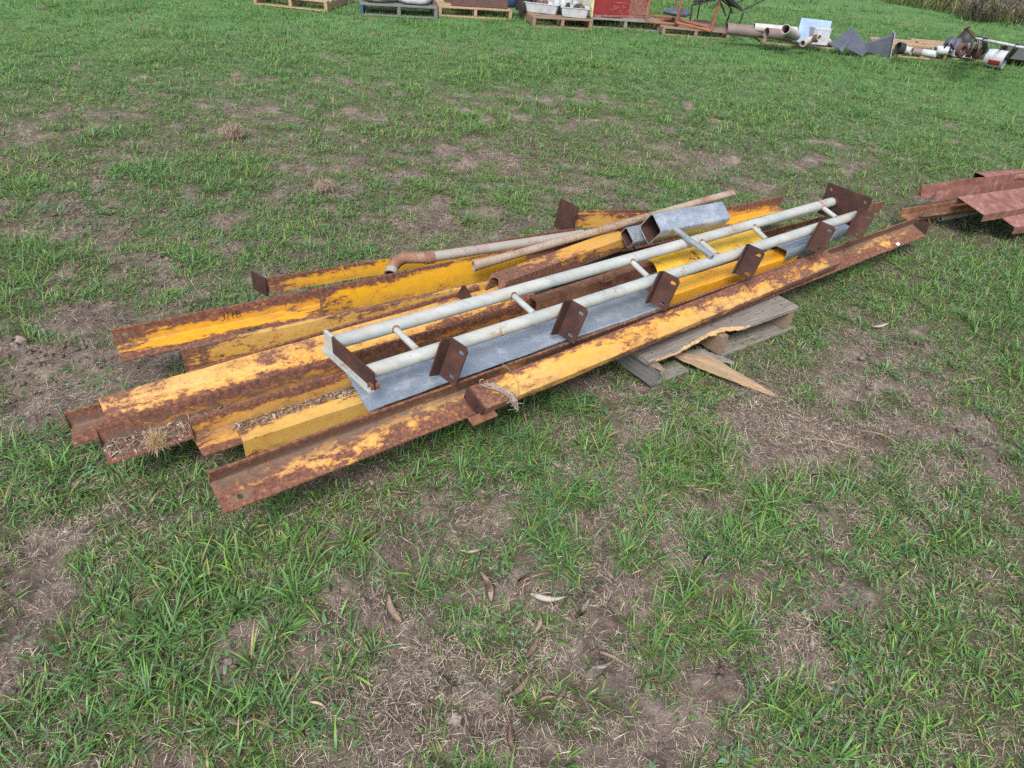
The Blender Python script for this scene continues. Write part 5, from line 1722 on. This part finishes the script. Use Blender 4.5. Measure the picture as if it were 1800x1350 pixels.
NEST = [[.40, .28, .15], [.32, .22, .12], [.50, .37, .21]]
fibre_clump('fibre_nest', MD @ Vector((.135, -.092, .006)), .024, 620, .036, .0009, NEST, 'tangled brown fibre nest hanging off the trough end', 'nest', .8, .8)
DRY = [[.34, .26, .19], [.42, .33, .25], [.26, .19, .14]]
fibre_clump('dead_grass_clump', at(411, 248, .0) + Vector((0, 0, hz(at(411, 248).x, at(411, 248).y))), .070, 1500, .040, .0024, DRY, 'round ball of dead grass on the green behind the pile', 'dead grass', .8)
fibre_clump('dead_grass_clump', at(572, 338, .0) + Vector((0, 0, hz(at(572, 338).x, at(572, 338).y))), .06, 900, .045, .0022, DRY, 'spiky dead grass tussock nearer the elbow pipe', 'dead grass', .5)


def cobweb_weed():
    rs = random.Random(5)
    a_ = [(848, 674), (862, 678), (880, 684), (896, 694), (905, 706), (908, 720)]
    z_ = [.262, .262, .256, .248, .236, .205]
    O = at(848, 674, .26); bm = bmesh.new()
    def strand(pts, r):
        me = tube_mesh('s', pts, r, r * .5, 5); bm.from_mesh(me); bpy.data.meshes.remove(me)
    for k in range(16):
        du, dv = rs.uniform(-4, 4), rs.uniform(-3, 3); i0 = rs.randint(0, 2); i1 = rs.randint(4, 6)
        pts = [at(u + du + rs.uniform(-4, 4), v + dv + rs.uniform(-3, 3), z + rs.uniform(0, .010)) - O for (u, v), z in list(zip(a_, z_))[i0:i1]]
        strand(pts, rs.uniform(.0010, .0026))
    for k in range(34):
        i = rs.randint(0, 5); u, v = a_[i]; p = at(u + rs.uniform(-6, 6), v + rs.uniform(-4, 4), z_[i] + .004) - O
        q = p + Vector((rs.uniform(-.02, .02), rs.uniform(-.02, .02), rs.uniform(-.004, .008)))
        strand([p, p.lerp(q, .5) + Vector((rs.uniform(-.004, .004), rs.uniform(-.004, .004), .003)), q], rs.uniform(.0007, .0018))
    strand([at(u, v, z) - O for u, v, z in ((884, 640, .268), (900, 654, .264), (910, 670, .258), (912, 688, .250), (908, 702, .243))], .0011)
    me = bpy.data.meshes.new('dried_weed'); bm.to_mesh(me); bm.free()
    o = link('dried_weed', me, m_plain('shrivelled_stem', (.26, .215, .18), .9, 0, .4, 80), None, Matrix.Translation(O)); tag(o, 'shrivelled grey weed draped over the yellow front bar', 'dried weed')


cobweb_weed()


def gum_leaf_mesh(seed):
    rs = random.Random(seed)
    bm = bmesh.new(); N = 12; L = 1.0; W = rs.uniform(.20, .29); bow = rs.uniform(.02, .14) * rs.choice((-1, 1)); curl = rs.uniform(.0, .06); lift = rs.uniform(.03, .16)
    rows = []
    for i in range(N + 1):
        t = i / N
        w = W * math.sin(math.pi * min(1, t * .95 + .04)) ** .75 * (1 - .45 * t)
        cx = L * (t - .5); cy = bow * math.sin(math.pi * t); cz = lift * (t - .45) ** 2 * 2 + .012 * math.sin(9 * t + seed)
        rows.append([bm.verts.new((cx, cy + s * w / 2, cz + curl * (s * s) + .02)) for s in (-1, -.4, 0, .4, 1)])
    for a, b in zip(rows[:-1], rows[1:]):
        for k in range(4): bm.faces.new((a[k], b[k], b[k + 1], a[k + 1]))
    bmesh.ops.solidify(bm, geom=bm.faces[:], thickness=.008)
    me = bpy.data.meshes.new('dry_leaf'); bm.to_mesh(me); bm.free()
    me.polygons.foreach_set('use_smooth', np.ones(len(me.polygons), dtype=bool))
    return me


def m_gum(name, a, b):
    n = NT(name); c0 = n.coord()
    f = n.noise(c0, 5, 6, .6)
    return n.fin(n.mix(n.rng(f, .35, .65), a, b), .6, 0, .35)


GUM = [m_gum('tan_leaf', (.34, .25, .18), (.46, .36, .27)), m_gum('pinkish_leaf', (.33, .22, .17), (.44, .31, .24)), m_gum('grey_leaf', (.30, .265, .23), (.42, .38, .335)), m_gum('brown_leaf', (.23, .16, .125), (.33, .235, .18))]
LEAF_ME = {}
LEAVES = [
    (832, 975, .085, 15, 0, 'straight tan gum leaf lying flat in the middle foreground'), (850, 1046, .10, 115, 3, 'brown curved gum leaf pointing at the camera, mid foreground'),
    (940, 1027, .10, 20, 0, 'broad pale gum leaf, upper of a pair'), (921, 1045, .055, 40, 1, 'short orange curled gum leaf under the broad pale one'),
    (962, 1058, .10, -5, 2, 'greyish gum leaf half buried below the leaf pair'), (695, 1075, .10, 120, 0, 'pale gum leaf with a long stalk, left of centre foreground'),
    (1022, 1082, .075, 60, 2, 'pale folded gum leaf right of the leaf pair'), (941, 1108, .07, 80, 0, 'tan gum leaf standing on edge beside the dense tuft'),
    (932, 1150, .08, 65, 3, 'wide brown gum leaf against the dense tuft'), (907, 1218, .09, 50, 3, 'dark curved gum leaf below the dense tuft'),
    (984, 1230, .05, 60, 0, 'small tan gum leaf, upper of two near the bottom'), (960, 1242, .05, 20, 1, 'small pinkish gum leaf, lower of two near the bottom'),
    (1075, 1168, .075, -30, 0, 'tan gum leaf by the crumbly dark soil'), (1055, 1185, .06, 20, 2, 'grey curled gum leaf on the crumbly dark soil'),
    (1244, 992, .07, 55, 2, 'pale grey gum leaf right of the bright tuft'), (705, 876, .06, -10, 1, 'pinkish gum leaf under the front bar, left one'),
    (728, 888, .055, 70, 3, 'brown gum leaf under the front bar, right one'), (1080, 812, .05, 80, 1, 'pink gum leaf upright in the grass below the pallet'),
    (990, 862, .05, 60, 1, 'small red brown gum leaf in bare soil below the front bar'), (1165, 876, .05, 20, 0, 'small tan gum leaf on dry thatch below the splinter'),
    (900, 1318, .08, 100, 3, 'brown gum leaf touching the bottom edge, right one'), (872, 1322, .05, 30, 2, 'grey gum leaf touching the bottom edge, left one'),
    (425, 1270, .075, 5, 2, 'pale grey gum leaf at the bottom left'), (1432, 850, .05, 15, 2, 'white wood chip like leaf on dry thatch at the right'),
    (1545, 580, .09, 20, 2, 'pale bark leaf on bare soil right of the pallet'), (1560, 572, .08, -30, 0, 'tan bark leaf beside the pale one right of the pallet'),
    (1700, 560, .07, 70, 0, 'tan gum leaf in grass at the far right'), (1180, 1120, .05, 10, 0, 'small tan gum leaf on bare soil lower centre right'),
    (640, 960, .05, 40, 3, 'small brown gum leaf in grass left of centre'), (560, 1250, .05, -20, 0, 'small tan gum leaf near the bottom, left of centre'),
    (1120, 1010, .045, 30, 1, 'tiny pinkish gum leaf beside the bright tuft'), (790, 1215, .045, -40, 2, 'tiny grey gum leaf by the bottom centre weeds')]
for k, (u, v, L, ang, mt, lb) in enumerate(LEAVES):
    key = (k % 9, mt)
    if key not in LEAF_ME:
        LEAF_ME[key] = gum_leaf_mesh(k % 9 + 1); LEAF_ME[key].materials.append(GUM[mt])
    P = at(u, v); P.z = hz(P.x, P.y) + .018
    o = link('dry_leaf', LEAF_ME[key], None, None, Matrix.Translation(P) @ Matrix.Rotation(math.radians(ang), 4, 'Z') @ Matrix.Rotation(random.uniform(-.2, .3), 4, 'X') @ Matrix.Rotation(random.uniform(-.15, .15), 4, 'Y') @ Matrix.Scale(L * 1.05, 4))
    tag(o, lb, 'leaf', 'dry gum leaves')


def twig(pts, r, label, mat):
    Q = []
    for p in pts:
        P = at(p[0], p[1]); P.z = hz(P.x, P.y) + r + .004 + (p[2] if len(p) > 2 else 0); Q.append(P)
    o = link('twig', tube_mesh('twig', Q, r, r * .5, 7, {0: (.6, .6), len(Q) - 1: (.4, .4)}), mat); tag(o, label, 'twig')


twig([(1375, 768), (1410, 776), (1440, 782), (1480, 790), (1520, 796)], .0042, 'long reddish twig on the dry thatch right of the splinter', M['wood_old'])
twig([(1382, 752), (1400, 766), (1420, 778)], .004, 'dark thin twig crossing the long reddish one', M['wood_dark'])
twig([(1510, 760), (1545, 772), (1590, 790)], .0022, 'pale thin straw stem right of the reddish twig', M['wood_tan'])
twig([(1680, 672), (1705, 668), (1728, 666)], .006, 'short grey stick in the grass at the far right', M['wood_old'])
for k, (u, v, r, lb) in enumerate(((38, 600, .022, 'soil clod lying on bare ground at the left edge'), (800, 1276, .016, 'small grey stone near the bottom centre'), (1345, 850, .015, 'little pale stone right of centre'), (505, 575, .02, 'grey stone beside the lettered bar'))):
    P = at(u, v); P.z = hz(P.x, P.y) - r * .15
    o = lump('stone', r * 2.2, r * 1.8, r * 1.4, m_plain('stone_surface', (.21, .165, .145), .9, 0, .4, 60), Matrix.Translation(P) @ Matrix.Rotation(k, 4, 'Z'), None, 70 + k, .3)
    tag(o, lb, 'stone')
